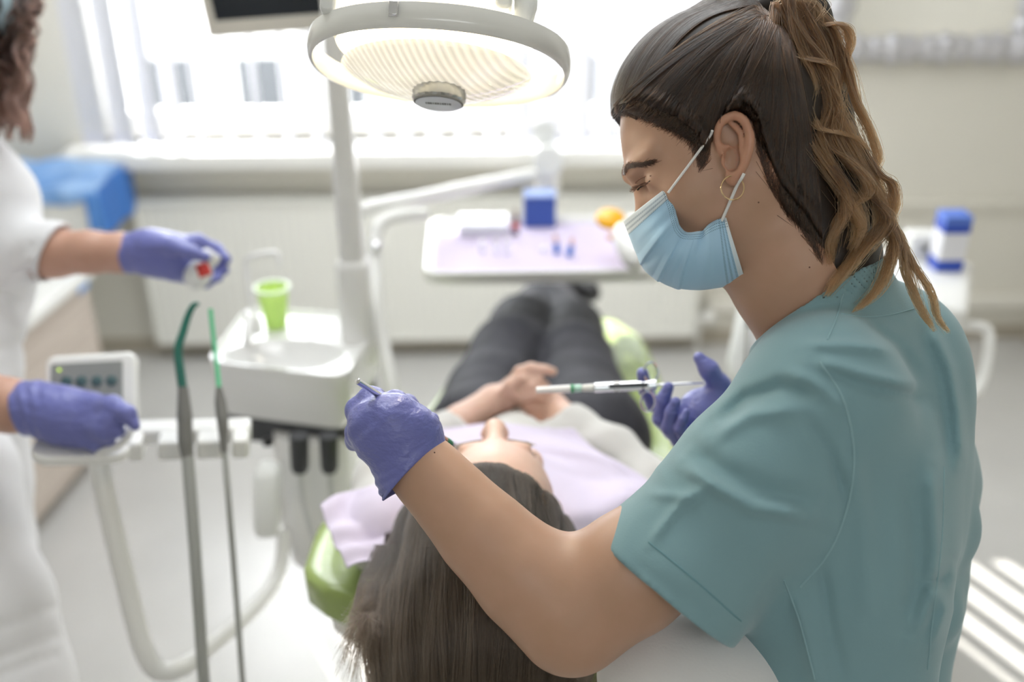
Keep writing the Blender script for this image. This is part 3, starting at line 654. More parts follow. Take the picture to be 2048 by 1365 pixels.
# glowing bulb band behind the ring and translucent shade on top
hot = mat('lit_bulb_glow', (1, .95, .85), .4, emit=(1, .90, .72), estr=3.2)
g = Geo(); tube(g, [L3(-.003+.098*math.cos(a), .004+.094*math.sin(a), -.013) for a in np.linspace(math.pi*1.08, math.pi*1.92, 40)], .006, 10); obj('bulb', g, hot, LT)
shade = mat('lit_cream_shade', (.93, .88, .76), .4, emit=(1, .86, .62), estr=.85)
rr = []
for (n_, s) in ((-.010, 1.0), (-.014, 1.02), (-.03, .99), (-.055, .90), (-.08, .72), (-.092, .45), (-.096, .1)):
    rr.append([L3(-.012+.098*s*math.cos(a), .0+.100*s*math.sin(a), n_) for a in np.linspace(0, 2*math.pi, 48, endpoint=False)])
g = Geo(); loft(g, rr); obj('shade', g, shade, LT, smooth=180)
# knob
kn = mat('silver_faceted', (.50, .50, .49), .22, .9)
g = Geo(); nn = 40; kc = (.002, -.006)
rings = []
hs = np.linspace(.022, .044, 7)
for i, h in enumerate(hs):
    rings.append([L3(kc[0]+(.0275+(.0010 if (i+k) % 2 else -.0006))*math.cos(2*math.pi*k/nn), kc[1]+(.0275+(.0010 if (i+k) % 2 else -.0006))*math.sin(2*math.pi*k/nn), h) for k in range(nn)])
rings.insert(0, [L3(kc[0]+.025*math.cos(2*math.pi*k/nn), kc[1]+.025*math.sin(2*math.pi*k/nn), .014) for k in range(nn)])
rings.append([L3(kc[0]+.0255*math.cos(2*math.pi*k/nn), kc[1]+.0255*math.sin(2*math.pi*k/nn), .0475) for k in range(nn)])
loft(g, rings); knob = obj('knob', g, kn, LT, smooth=10)
obj('knob_rim', lathe(Geo(), L3(kc[0], kc[1], .0475), ln, [(.0262, -.001), (.0265, .0005), (.0255, .001)], 40), M['grey_m'], knob)
obj('knob_plate', lathe(Geo(), L3(kc[0], kc[1], .0485), ln, [(.0245, -.001), (.0245, .0005), (.0240, .0008)], 40), mat('knob_face', (.70, .74, .78), .3), knob)
g = Geo()
for i in range(11): box(g, L3(kc[0]-.0125+.0025*i, kc[1]-.004, .0494), (.0022 if i % 3 else .0014, .0055, .0004), (lx, lt, ln))
obj('knob_lettering', g, M['black'], knob)
# ring clip and side arms
g = Geo(); box(g, L3(-.0355, -.1262, -.003), (.009, .007, .014), (lx, lt, ln)); obj('ring_clip', g, M['chrome'], LT, bevel=.001)
for (x, n0, sx_) in ((.066, -.06, 1), (-.105, -.045, -1)):
    g = loft(Geo(), [[L3(x+a, -.062+yy*.5, n0+b) for a, b in rrect(.016, .07, .006, 4)] for yy in (-.06, .09)]); obj('yoke', g, M['white_m'], LT, bevel=.003, smooth=50)
g = Geo(); tube(g, catmull([L3(.082, -.075, -.006), L3(.088, -.07, -.035), L3(.084, -.05, -.075), L3(.080, 0, -.14), L3(.05, .15, -.24), L3(-.15, .80, -.30)], 6), [.010]*6+[.011]*6+[.014]*6+[.016]*13, 14, flat=(1.1, .9)); obj('lamp_arm', g, M['white_m'], LT, smooth=60)
lgt = light('lamp_light', 'AREA', nm(L3(0, 0, .075)), nm(ln), .3, (1, .88, .7), size=.1); lgt.parent = LT; lgt.location = Vector(nm(L3(0, 0, .075)))-LT.location
# ================================================================== side cart behind the dentist
ct = thing('instrument_cart', 'white instrument cart with loop handle standing behind the dentist', 'cart', nm(G(1720, 1000, 0)))
q0 = P(1870, 600, 2.0); zc = q0[2]+.02
cR0 = G(1938, 622, zc); cR1 = G(1950, 522, zc); cy = unit(cR1-cR0); cx = np.array([cy[1], -cy[0], 0])      # along the right side, and to the right
def cbx(a0, a1, b0, b1, z0, z1): return box(Geo(), cR0+cx*(a0+a1)/2+cy*(b0+b1)/2+np.array([0, 0, (z0+z1)/2-zc]), (a1-a0, b1-b0, z1-z0), (cx, cy, (0, 0, 1)))
CL = np.linalg.norm(cR1-cR0)
obj('cart_top', cbx(-.46, 0, 0, CL, zc-.05, zc), M['white'], ct, bevel=.015, seg=3)
obj('cart_column', cbx(-.42, -.04, .05, CL-.03, .10, zc-.0505), M['white_m'], ct, bevel=.02, seg=3)
hq = [P(1925, 652, 1.98), P(1962, 655, 1.98), P(1978, 672, 1.98), P(1973, 730, 1.97), P(1958, 778, 1.96), P(1935, 795, 1.95), P(1900, 796, 1.95)]
g = Geo(); tube(g, catmull(hq, 6), .0115, 14); obj('loop_handle', g, M['white'], ct)
for sx in (0, 1):
    for sy in (0, 1):
        c = cR0+cx*(-.36+.28*sx)+cy*(.09+(CL-.15)*sy); c[2] = 0; g = Geo(); tube(g, [c+np.array([-.012, 0, .035]), c+np.array([.012, 0, .035])], .035, 20); tube(g, [c+np.array([0, 0, .05]), c+np.array([0, 0, .105])], .01); obj('castor', g, M['grey_d'], ct)
def cart_box(name, label, cat, x, y, w, d, h, m): 
    c = G(x, y, zc); t = thing(name, label, cat, nm(c)); return t, c
t_, c = cart_box('cleaner_tube', 'upright white box with blue top and blue base band on the cart', 'box', 1898, 545, 0, 0, 0, None)
boxm = mat('white_blue_card', (.80, .80, .84), .5); bl2 = mat('royal_blue_card', (.035, .09, .50), .45); bl3 = mat('light_royal_blue', (.12, .22, .68), .45)
w, h = px(26, 2.1), .125
for nmz, z0, z1, mm in (('box_base', 0.0005, .026, bl2), ('box_body', .026, .085, boxm), ('box_top', .085, .105, bl2), ('box_flap', .105, .122, bl3)):
    obj(nmz, boxb(Geo(), c+np.array([-w, 0, z0]), c+np.array([w, .05, z1])), mm, t_, bevel=.0015)
t_, c = cart_box('wipe_box', 'small plain white box beside the blue topped box on the cart', 'box', 1845, 520, 0, 0, 0, None)
obj('box_body', boxb(Geo(), c+np.array([-.03, 0, 0.0005]), c+np.array([.026, .05, .055])), M['white'], t_, bevel=.003)
obj('box_spout', boxb(Geo(), c+np.array([-.008, -.004, .02]), c+np.array([.006, .0, .035])), M['grey_m'], t_, bevel=.001)
# handpiece hanging in front of the cart, in a white holder
hp = thing('air_handpiece', 'black and silver handpiece hanging upright in the white holder at the cart edge', 'handpiece', nm(P(1505, 650, 1.9)))
P_ = lambda y: P(1508-(y-560)*.045, y, 1.9)
obj('handpiece_nose', tube(Geo(), [P_(575), P_(595), P_(612)], [.004, .006, .006], 14), M['black'], hp)
obj('handpiece_barrel', tube(Geo(), [P_(612), P_(630), P_(640)], [.006, .0105, .0105], 14), M['white'], hp)
obj('handpiece_grip', tube(Geo(), [P_(640), P_(655)], .0105, 14), M['black'], hp)
obj('handpiece_sleeve', tube(Geo(), [P_(655), P_(722)], .0100, 14), M['chrome'], hp)
obj('handpiece_cable', tube(Geo(), [P_(722), P_(745), P_(790)], [.010, .012, .010], 14), M['black'], hp)
g = Geo(); c0 = [P(1462, 720, 1.93), P(1490, 592, 1.96), P(1540, 592, 1.96), P(1548, 760, 1.92), P(1468, 760, 1.92)]; prism(g, c0, cF*.05); obj('handpiece_holder', g, M['white_m'], ct, bevel=.008, seg=3)
# ================================================================== DENTAL CHAIR
chT = thing('dental_chair', 'olive green padded dental chair with white shell carrying the lying patient', 'dental chair', (.1, 1.5, 0))
green = mat('olive_green_vinyl', (.33, .43, .13), .22, coat=.35)
cy_ = [.99, 1.0, 1.03, 1.07, 1.20, 1.35, 1.5, 1.65, 1.8, 1.95, 2.05, 2.11, 2.14]
cl_ = [-.05, -.15, -.215, -.25, -.25, -.22, -.17, -.115, -.065, -.01, .04, .10, .15]
cr_ = [.17, .24, .27, .29, .31, .34, .355, .365, .37, .36, .315, .26, .21]
cz_ = [.825, .845, .852, .846, .822, .788, .755, .742, .742, .748, .742, .728, .71]
ys = np.concatenate([np.linspace(.99, 1.04, 8), np.linspace(1.06, 2.05, 34), np.linspace(2.06, 2.14, 8)])
def chair_sec(y, top, bot, grow=0.0, lip=.022):
    l, r, z = np.interp(y, cy_, cl_)-grow, np.interp(y, cy_, cr_)+grow, np.interp(y, cy_, cz_)
    c, w = (l+r)/2, (r-l)/2; h = (top-bot)/2; q = []
    for k in range(40):
        a = 2*math.pi*k/40; e = .28
        sx = math.copysign(abs(math.cos(a))**e, math.cos(a)); sz = math.copysign(abs(math.sin(a))**.6, math.sin(a))
        q.append(np.array([c+w*sx, y, z+(top+bot)/2+h*sz+(lip*max(0, abs(sx)-.6)/.4 if sz > 0 else 0)]))
    return q
obj('cushion', loft(Geo(), [chair_sec(y, 0, -.052) for y in ys]), green, chT, smooth=60)
obj('shell', loft(Geo(), [chair_sec(y, -.053, -.10, -.03, 0) for y in ys[2:-2]]), M['white'], chT, smooth=60)
# headrest pad and its stalk
hr = np.array([.022, .865, .893]); hax = (np.array([1., 0, 0]), unit([0, 1, .12]), unit([0, -.12, 1]))
obj('headrest', sdf_mesh(lambda p: np.linalg.norm(np.maximum(np.abs((p-hr)@np.array(hax).T)-np.array([.105, .055, .004]), 0), axis=1)-.027, hr-.2, hr+.2, .006), green, chT, smooth=180)
obj('headrest_stalk', boxb(Geo(), (-.03, .90, .835), (.07, 1.02, .855)), M['chrome'], chT, bevel=.004)
ax0, ax1 = P(742, 655, 2.06), P(706, 775, 1.88)
ar = obj('armrest', tube(Geo(), catmull([ax0+np.array([0, .02, 0]), ax0, (ax0+ax1)/2, ax1, ax1-np.array([0, .02, 0])], 4), [.012, .02, .026, .029, .030]+[.031]*8+[.029, .026, .02, .012], 16), green, chT, smooth=60)
obj('armrest_bracket', tube(Geo(), [(ax0+ax1)/2-np.array([0, 0, .025]), (ax0+ax1)/2-np.array([0, 0, .12]), np.array([-.10, ((ax0+ax1)/2)[1], .68])], .014, 12), M['white_m'], ar)
g = Geo(); loft(g, [[np.array([.10+a, 1.5+b, z]) for a, b in rrect(w, d, .05, 5)] for z, w, d in ((0.0, .46, .75), (.03, .46, .75), (.05, .40, .6), (.09, .24, .34), (.40, .20, .28), (.62, .28, .40))])
obj('pedestal', g, M['white'], chT, smooth=50)
# foot control cable on the floor below the head end
cab = obj('floor_cable', tube(Geo(), catmull([(-.245, 1.52, .42), (-.245, 1.35, .26), (-.27, 1.22, .09), (-.30, 1.05, .006), (-.36, .7, .006)], 8), .005, 10), M['grey_l']); tag(cab, 'thin grey cable hanging down to the floor below the green chair corner', 'cable')

# ================================================================== PATIENT
pt = thing('person', 'patient lying on the green chair with hands clasped and dark trousers', 'person', (.05, 1.45, .80))
skinP = mat('patient_skin', (.66, .44, .34), .42, sss=.12, noise=(28, (.70, .46, .37)), bump=(160, .12, .001))
def PL(l): return np.array([P(x, y, d) for x, y, d, r in l]), [px(r, d) for x, y, d, r in l]
def merged(*ls):
    prims = [PL(l[0])+(l[1] if len(l) > 1 else .006,) for l in ls]
    return prims
def field_of(prims, k=.012):
    def fn(p):
        d = None
        for pts, rs, kk in prims:
            q = chain(p, pts, rs, kk) if len(pts) > 1 else np.linalg.norm(p-pts[0], axis=1)-rs[0]
            d = q if d is None else sm(d, q, max(kk, 1e-4))
        return d
    return fn
def pbounds(prims, m=.02):
    a = np.vstack([q[0]-np.array(q[1])[:, None] for q in prims]); b = np.vstack([q[0]+np.array(q[1])[:, None] for q in prims])
    return a.min(0)-m, b.max(0)+m
# head frame
hC = P(992, 1052, 1.19); hN = unit([0.0, .50, .866]); hA = unit([.02, .866, -.50]); hX = np.cross(hA, hN); hAx = np.array([hX, hA, hN])
def HP(x, a, n): return hC+hX*x+hA*a+hN*n
armsP = merged(
    ([(1258, 1075, 1.33, 62), (1300, 985, 1.44, 52), (1215, 905, 1.50, 44), (1135, 845, 1.55, 33)], .02),
    ([(1135, 845, 1.55, 33), (1105, 812, 1.585, 27), (1078, 797, 1.60, 25)], .008),
    ([(765, 1060, 1.36, 60), (770, 960, 1.45, 50), (850, 895, 1.52, 44), (920, 845, 1.56, 34)], .02),
    ([(920, 845, 1.56, 34), (985, 800, 1.585, 28), (1030, 785, 1.60, 25)], .008),
    # hand from the right forearm: palm and fingers up to the left
    ([(1100, 805, 1.585, 24), (1068, 785, 1.59, 24)], .006), ([(1085, 815, 1.58, 22), (1058, 800, 1.58, 22)], .006),
    ([(1068, 782, 1.585, 13), (1040, 767, 1.57, 12), (1018, 765, 1.585, 10), (1008, 772, 1.60, 9)], .003),
    ([(1062, 795, 1.575, 13), (1030, 784, 1.560, 12), (1012, 785, 1.58, 10)], .003),
    # hand from the left forearm: palm, fingers over to the right, one pointing
    ([(1010, 795, 1.585, 24), (1045, 778, 1.58, 23)], .006),
    ([(1020, 778, 1.585, 16), (1040, 745, 1.57, 13), (1062, 737, 1.56, 12), (1090, 740, 1.56, 10), (1106, 744, 1.565, 9)], .003),
    ([(1030, 775, 1.575, 15), (1050, 757, 1.56, 12), (1075, 760, 1.56, 11), (1092, 772, 1.575, 9)], .003),
    ([(1040, 782, 1.57, 14), (1066, 772, 1.555, 12), (1088, 782, 1.56, 10), (1098, 792, 1.575, 9)], .003),
    ([(1045, 795, 1.565, 13), (1070, 790, 1.555, 11), (1090, 800, 1.565, 9)], .003),
    ([(1005, 790, 1.57, 14), (1022, 770, 1.55, 12), (1034, 758, 1.55, 10)], .003),
)
def fPatient(p):
    d = ell(p, HP(0, -.012, -.004), (.074, .100, .098), hAx)
    d = sm(d, ell(p, HP(0, .035, .036), (.062, .075, .060), hAx), .03)      # face
    d = sm(d, ell(p, HP(0, .095, .035), (.045, .032, .045), hAx), .03)      # jaw
    d = sm(d, cone(p, HP(0, .035, .098), HP(0, .076, .113), .009, .0135), .014)  # nose
    d = sm(d, ell(p, HP(0, .079, .106), (.019, .010, .010), hAx), .008)
    for s in (-1, 1):
        d = smax(d, -ell(p, HP(s*.031, .030, .112), (.018, .012, .012), hAx), .012)     # eye sockets
        d = sm(d, ell(p, HP(s*.031, .033, .084), (.013, .010, .010), hAx), .004)
        d = sm(d, ell(p, HP(s*.026, .019, .092), (.020, .006, .006), hAx), .010)
        d = sm(d, ell(p, HP(s*.042, .058, .072), (.018, .02, .016), hAx), .015)
        d = sm(d, ell(p, HP(s*.077, .035, -.005), (.007, .018, .030), hAx), .006)        # ears
    d = sm(d, ell(p, HP(0, .100, .096), (.022, .006, .007), hAx), .006); d = sm(d, ell(p, HP(0, .111, .090), (.020, .006, .007), hAx), .006)
    d = sm(d, cone(p, HP(0, .07, -.03), HP(.005, .165, -.05), .050, .055), .03)
    d = sm(d, field_of(armsP)(p), .02)
    # trunk inside the clothes keeps the body one piece
    d = sm(d, chain(p, [P(800, 1060, 1.36), P(1015, 1060, 1.36), P(1235, 1055, 1.33)], [.040, .045, .040], .03), .04)
    d = sm(d, chain(p, [P(1015, 1060, 1.36), P(1040, 950, 1.52), P(1065, 860, 1.70)], [.060, .055, .05], .03), .04)
    return d
allp = np.vstack([q[0] for q in armsP]); lo, hi = allp.min(0)-.07, allp.max(0)+.07; lo = np.minimum(lo, hC-.15); hi = np.maximum(hi, hC+.15)
obj_p = sdf_obj('body', fPatient, lo, hi, .0034, skinP, pt)
# grey knit top
knit = mat('grey_knit', (.60, .59, .57), .9, bump=(420, .5, .002), sheen=.3)
shirtP = merged(([(1258, 1075, 1.34, 72), (1300, 985, 1.44, 62), (1220, 908, 1.50, 54), (1150, 858, 1.545, 43), (1135, 845, 1.55, 40)], .02),
                ([(765, 1060, 1.36, 72), (770, 960, 1.45, 60), (848, 896, 1.52, 52), (905, 857, 1.555, 43)], .02))
def fShirt(p):
    d = field_of(shirtP)(p)
    d = sm(d, chain(p, [P(800, 1070, 1.37), P(1015, 1075, 1.38), P(1235, 1060, 1.34)], [.060, .070, .060], .03), .04)
    d = sm(d, chain(p, [P(1015, 1075, 1.38), P(1040, 950, 1.53), P(1065, 870, 1.70)], [.088, .088, .070], .03), .04)
    d = d+.0025*wob(p, 45, 3)+.0012*wob(p, 110, 8)
    w1, w2 = P(1135, 845, 1.55), P(905, 857, 1.555)
    for w_, e_ in ((w1, P(1220, 908, 1.50)), (w2, P(848, 896, 1.52))): d = smax(d, -np.maximum(-((p-w_)@unit(w_-e_)-.004), np.linalg.norm(p-w_, axis=1)-.07), .002)
    d = np.maximum(d, -(np.linalg.norm(p-HP(0, .14, -.04), axis=1)-.060))
    return d
sp = np.vstack([q[0] for q in shirtP]+[[P(1065, 850, 1.75), P(1065, 870, 1.6)]])
shirt_o = sdf_obj('sweater', fShirt, sp.min(0)-.13, sp.max(0)+.13, .0045, knit, pt)
# trousers
denim = mat('dark_trousers', (.020, .020, .027), .7, bump=(300, .2, .001), noise=(14, (.028, .028, .038)))
legs = merged(
    ([(955, 885, 1.66, 110), (985, 800, 1.82, 92), (1020, 715, 2.02, 80), (1045, 655, 2.20, 66), (1080, 620, 2.38, 52), (1108, 594, 2.55, 44)], .02),
    ([(1190, 885, 1.66, 112), (1160, 800, 1.84, 92), (1150, 720, 2.02, 74), (1145, 660, 2.20, 60), (1110, 618, 2.36, 46), (1085, 592, 2.50, 38)], .02),
    ([(980, 900, 1.68, 115), (1170, 900, 1.68, 118)], .03))
def fLegs(p):
    d = field_of(legs)(p); return d+.003*wob(p, 30, 5)+.0015*wob(p, 70, 11)
lo, hi = pbounds(legs, .02); sdf_obj('trousers', fLegs, lo, hi, .0055, denim, pt)
blk = mat('black_leather', (.012, .012, .014), .3)
for pts in ([(1112, 590, 2.56, 34), (1135, 582, 2.58, 34), (1165, 578, 2.58, 30), (1182, 586, 2.55, 20)], [(1082, 588, 2.53, 32), (1088, 572, 2.55, 30), (1098, 562, 2.58, 26), (1110, 560, 2.6, 18)]):
    pr = merged((pts, .01)); lo, hi = pbounds(pr, .02); sh_ = sdf_obj('shoe', field_of(pr), lo, hi, .005, blk, pt)
# lilac paper bib laid on the chest
bibm = mat('lilac_bib_paper', (.66, .60, .74), .85, bump=(500, .35, .0006, (.15, 3, 1))); 
bT = thing('dental_bib', 'lilac paper bib with fold lines spread over the chest of the patient', 'bib', nm(P(1010, 950, 1.45)))
bbS = [bvh_of(shirt_o), bvh_of(obj_p)]
def settle(A, off=.005):
    for i in range(A.shape[0]):
        for j in range(A.shape[1]):
            r_ = unit(A[i, j]-cC); L = np.linalg.norm(A[i, j]-cC)
            for b_ in bbS[:1]:
                h_ = b_.ray_cast(Vector(nm(cC)), Vector(nm(r_)))
                if h_[0] is not None and h_[3] < L+off: L = h_[3]-off
            A[i, j] = cC+r_*L
    for _ in range(3): A[1:-1, 1:-1] = (A[1:-1, 1:-1]*2+A[:-2, 1:-1]+A[2:, 1:-1]+A[1:-1, :-2]+A[1:-1, 2:])/6
    return A
def bibsurf(rows, n=46, m=60, seed=1):
    """rows: list of polylines in picture coordinates with depth, near to far"""
    R = [catmull([P(*q) for q in r], 12) for r in rows]; Q = []
    for r in R:
        t = np.linspace(0, len(r)-1, m); i = np.minimum(t.astype(int), len(r)-2); Q.append(r[i]+(r[i+1]-r[i])*(t-i)[:, None])
    Q = np.array(Q); out = np.array([catmull(Q[:, j], 12) for j in range(m)])
    return out
A = bibsurf([[(1128, 1072, 1.24), (1180, 1068, 1.245), (1235, 1062, 1.25), (1262, 1058, 1.27)], [(1112, 1010, 1.27), (1180, 1005, 1.28), (1245, 998, 1.29), (1290, 1010, 1.32)],
             [(1040, 905, 1.38), (1130, 925, 1.385), (1230, 950, 1.38), (1320, 978, 1.37)], [(900, 885, 1.42), (1000, 890, 1.43), (1140, 892, 1.42), (1205, 905, 1.43)],
             [(868, 850, 1.53), (960, 850, 1.52), (1060, 854, 1.52), (1146, 862, 1.52)]])
nu, nv = A.shape[:2]
for i in range(nu):
    u = i/(nu-1)
    for j in range(nv):
        v = j/(nv-1); A[i, j] += np.array([0, 0, .0035*math.sin(9*u+4*v)+.003*math.sin(17*v-3*u)-.006*math.exp(-((v-.42)/.02)**2)+.004*math.exp(-((u-.80)/.015)**2)])
A = settle(A); V_, F_ = grid_surf(A); obj('bib_front', (V_, F_), bibm, bT, smooth=180, solid=.0012)
A = bibsurf([[(640, 1012, 1.33), (655, 1055, 1.30), (672, 1095, 1.27), (694, 1132, 1.24)], [(700, 985, 1.37), (715, 1050, 1.31), (735, 1090, 1.28), (750, 1120, 1.25)], [(770, 968, 1.40), (790, 1030, 1.34), (800, 1080, 1.30), (805, 1120, 1.27)], [(860, 900, 1.46), (870, 980, 1.40), (875, 1050, 1.36), (880, 1110, 1.32)]])
for i in range(A.shape[0]):
    for j in range(A.shape[1]): A[i, j] += np.array([0, 0, .004*math.sin(i*.30+j*.12)+.003*math.sin(j*.35)])
A = settle(A); V_, F_ = grid_surf(A); obj('bib_shoulder', (V_, F_), bibm, bT, smooth=180, solid=.0012)
obj('neck_chain', tube(Geo(), catmull([P(1125, 1068, 1.25), P(1060, 1020, 1.30), P(900, 1020, 1.33), P(800, 1060, 1.30)], 6), .0015, 6), M['chrome'], bT)
# hair: opaque under-volume and strands falling over the headrest
hbase = mat('patient_hair_base', (.022, .017, .012), .6, bump=(60, .8, .004, (6, 1, .5)))
Rt = catmull([P(782, 1060, 1.27), P(812, 1010, 1.235), P(862, 958, 1.165), P(925, 934, 1.12), P(985, 928, 1.105), P(1040, 945, 1.115), P(1095, 985, 1.15), P(1135, 1035, 1.20), P(1165, 1100, 1.24)], 8)
K1 = catmull([P(770, 1130, 1.22), P(850, 1060, 1.12), P(980, 1020, 1.062), P(1100, 1070, 1.11), P(1182, 1150, 1.19)], 8)
K2 = catmull([P(742, 1220, 1.15), P(840, 1180, 1.065), P(980, 1160, 1.02), P(1110, 1180, 1.06), P(1200, 1230, 1.13)], 8)
K3 = catmull([P(745, 1330, 1.09), P(840, 1320, 1.03), P(980, 1310, 1.00), P(1110, 1310, 1.02), P(1190, 1330, 1.08)], 8)
K4 = catmull([P(785, 1500, 1.08), P(860, 1500, 1.04), P(970, 1500, 1.02), P(1080, 1500, 1.04), P(1150, 1500, 1.08)], 8)
bbP = bvh_of(obj_p)
for C_ in (Rt, K1, K2):
    for i in range(len(C_)):
        r_ = unit(C_[i]-cC); h_ = bbP.ray_cast(Vector(nm(cC)), Vector(nm(r_)))
        if h_[0] is not None and abs(h_[3]-np.linalg.norm(C_[i]-cC)) < .05 and (h_[3] < np.linalg.norm(C_[i]-cC)+.004 or C_ is Rt): C_[i] = np.array(h_[0])-r_*(.001 if C_ is Rt else .007)
def at(C_, s): 
    t = np.clip(s, 0, 1)*(len(C_)-1); i = min(int(t), len(C_)-2); return C_[i]+(C_[i+1]-C_[i])*(t-i)
def hpath(s, off=0.0, n=6):
    q = [at(C_, s) for C_ in (Rt, K1, K2, K3, K4)]; out = catmull(q, n); w = cF; return out+w*off
A = np.array([hpath(s, .008, 8) for s in np.linspace(0.0, 1, 60)])
for i in range(60):
    for j in range(A.shape[1]): A[i, j] += cF*(.003*math.sin(i*1.9+.2*j)+.002*math.sin(i*.83))*(j/A.shape[1])
A = A[:, 3:]
V_, F_ = grid_surf(A)
# close the volume with a rear sheet hugging the skull
Bk = A+cF*np.linspace(.006, .06, A.shape[1])[None, :, None]*np.sin(np.linspace(0, np.pi, 60))[:, None, None]
V2, F2 = grid_surf(Bk[:, :, :]); obj('hair', (np.vstack([V_, V2]), [tuple(q) for q in F_]+[tuple(q+len(V_))[::-1] for q in F2]), hbase, pt, smooth=180)
hm = hair_mat('patient_hair', (.009, .0065, .0045), (.085, .060, .042), .28, .6, .2, 1.1)
st = []; rg = np.random.default_rng(3)
for c in range(340):
    s0 = rg.random(); off0 = rg.normal()*.004; sw = rg.normal()*.02
    for k in range(26):
        s = s0+rg.normal()*.010; pth = hpath(np.clip(s+0*sw, 0, 1), -.0015+off0*.5-abs(rg.normal())*.0025, 5); n = len(pth)
        if s < 0 or s > 1: pth = pth+cR*(s if s < 0 else s-1)*.3
        t = np.linspace(0, 1, n)[:, None]; pth = pth+cR*(sw*t**1.5*.4+.0022*np.sin(9*t+s0*50))+cU*0*t
        pth = pth+rg.normal(size=3)*.0012*t; pth[0] = pth[0]+(pth[0]-pth[1])*rg.uniform(-.3, .25)
        if k < 3: pth = pth+(cR*rg.normal()*.006-cF*abs(rg.normal())*.004)*np.sin(np.pi*t)
        st.append(pth)
# loose ends spreading to the left below the chair corner
for c in range(34):
    x1 = rg.uniform(668, 760); y1 = rg.uniform(1240, 1365); x0 = rg.uniform(755, 800); mx_ = (x0+x1)/2-rg.uniform(0, 25)
    for k in range(12):
        j = rg.normal(size=2)*5; st.append(catmull([P(x0+j[0], 1090, 1.19), P(mx_+18+j[0], 1160, 1.14), P(mx_+j[1]*1.2, 1225, 1.10), P(x1+j[0]*1.5, y1+j[1]*3, 1.07)], 6))
for c in range(0):     # flyaway short hairs at the hairline
    s = rg.uniform(.25, .75); a = at(Rt, s); st.append(catmull([a, a-cF*.012+cU*rg.uniform(.002, .010)+cR*rg.normal()*.008, a-cF*.018-cU*rg.uniform(-.004, .02)+cR*rg.normal()*.02, a-cF*.012-cU*.035+cR*rg.normal()*.02], 5))
eb = []
for s_ in (-1, 1):
    for k in range(170):
        u = rg.random(); a = HP(s_*(.014+.034*u), .020+.004*math.sin(3*u)+rg.normal()*.0015, .2); h_ = bbP.ray_cast(Vector(nm(a)), Vector(nm(-hN)))
        if h_[0] is None: continue
        c0_ = np.array(h_[0]); eb.append(np.array([c0_, c0_+hX*s_*.003+hN*.0012, c0_+hX*s_*.007+hN*.0012]))
hair('eyebrow', eb, hm, pt, .0003, .0001)
hair('hair_strands', st, hm, pt, .00030, .00012)
# ================================================================== DENTIST
dT = thing('person', 'dentist in teal scrub top and blue face mask leaning over the patient, syringe in hand', 'person', nm(P(1690, 1300, 1.05)))
skinD = mat('dentist_skin', (.47, .285, .19), .45, sss=.12, noise=(22, (.51, .31, .215)), bump=(220, .10, .0008))
def pixof(p):
    v = p-cC; d = v@cF; return np.stack([1024+FPX*(v@cR)/d, 682.5-FPX*(v@cU)/d, d], -1)
kC = P(1430, 235, 1.0); kF = -.914*cR-.405*cU; kD = .405*cR-.914*cU; kL = -cF      # forward, chinward, towards her left (near) side
kA = np.array([kF, kD, kL])
def K(f, d, l): return kC+kF*f+kD*d+kL*l
def fHead(p):
    d = ell(p, K(0, 0, 0), (.096, .088, .074), kA)
    d = sm(d, ell(p, K(-.030, .030, 0), (.066, .062, .066), kA), .03)
    d = sm(d, ell(p, K(.046, .055, 0), (.056, .078, .061), kA), .03)
    d = sm(d, ell(p, K(.074, .120, 0), (.020, .018, .024), kA), .03)        # chin
    d = sm(d, ell(p, K(.088, .088, 0), (.014, .018, .024), kA), .02)        # mouth
    d = sm(d, cone(p, K(.094, .040, 0), K(.112, .072, 0), .006, .010), .014)  # nose
    d = sm(d, ell(p, K(.104, .076, 0), (.010, .008, .017), kA), .008)
    for s in (-1, 1):
        d = sm(d, cone(p, K(.004, .072, s*.050), K(.066, .120, s*.016), .018, .014), .03)   # jaw
        d = sm(d, cone(p, K(.100, .018, s*.012), K(.080, .010, s*.046), .007, .006), .012)  # brow ridge
        d = smax(d, -ell(p, K(.112, .036, s*.030), (.022, .011, .017), kA), .012)
        d = sm(d, ell(p, K(.0835, .0375, s*.031), (.013, .0125, .014), kA), .004)           # lid over the eye
        d = sm(d, ell(p, K(.064, .062, s*.044), (.022, .018, .014), kA), .018)              # cheek bone
    return d
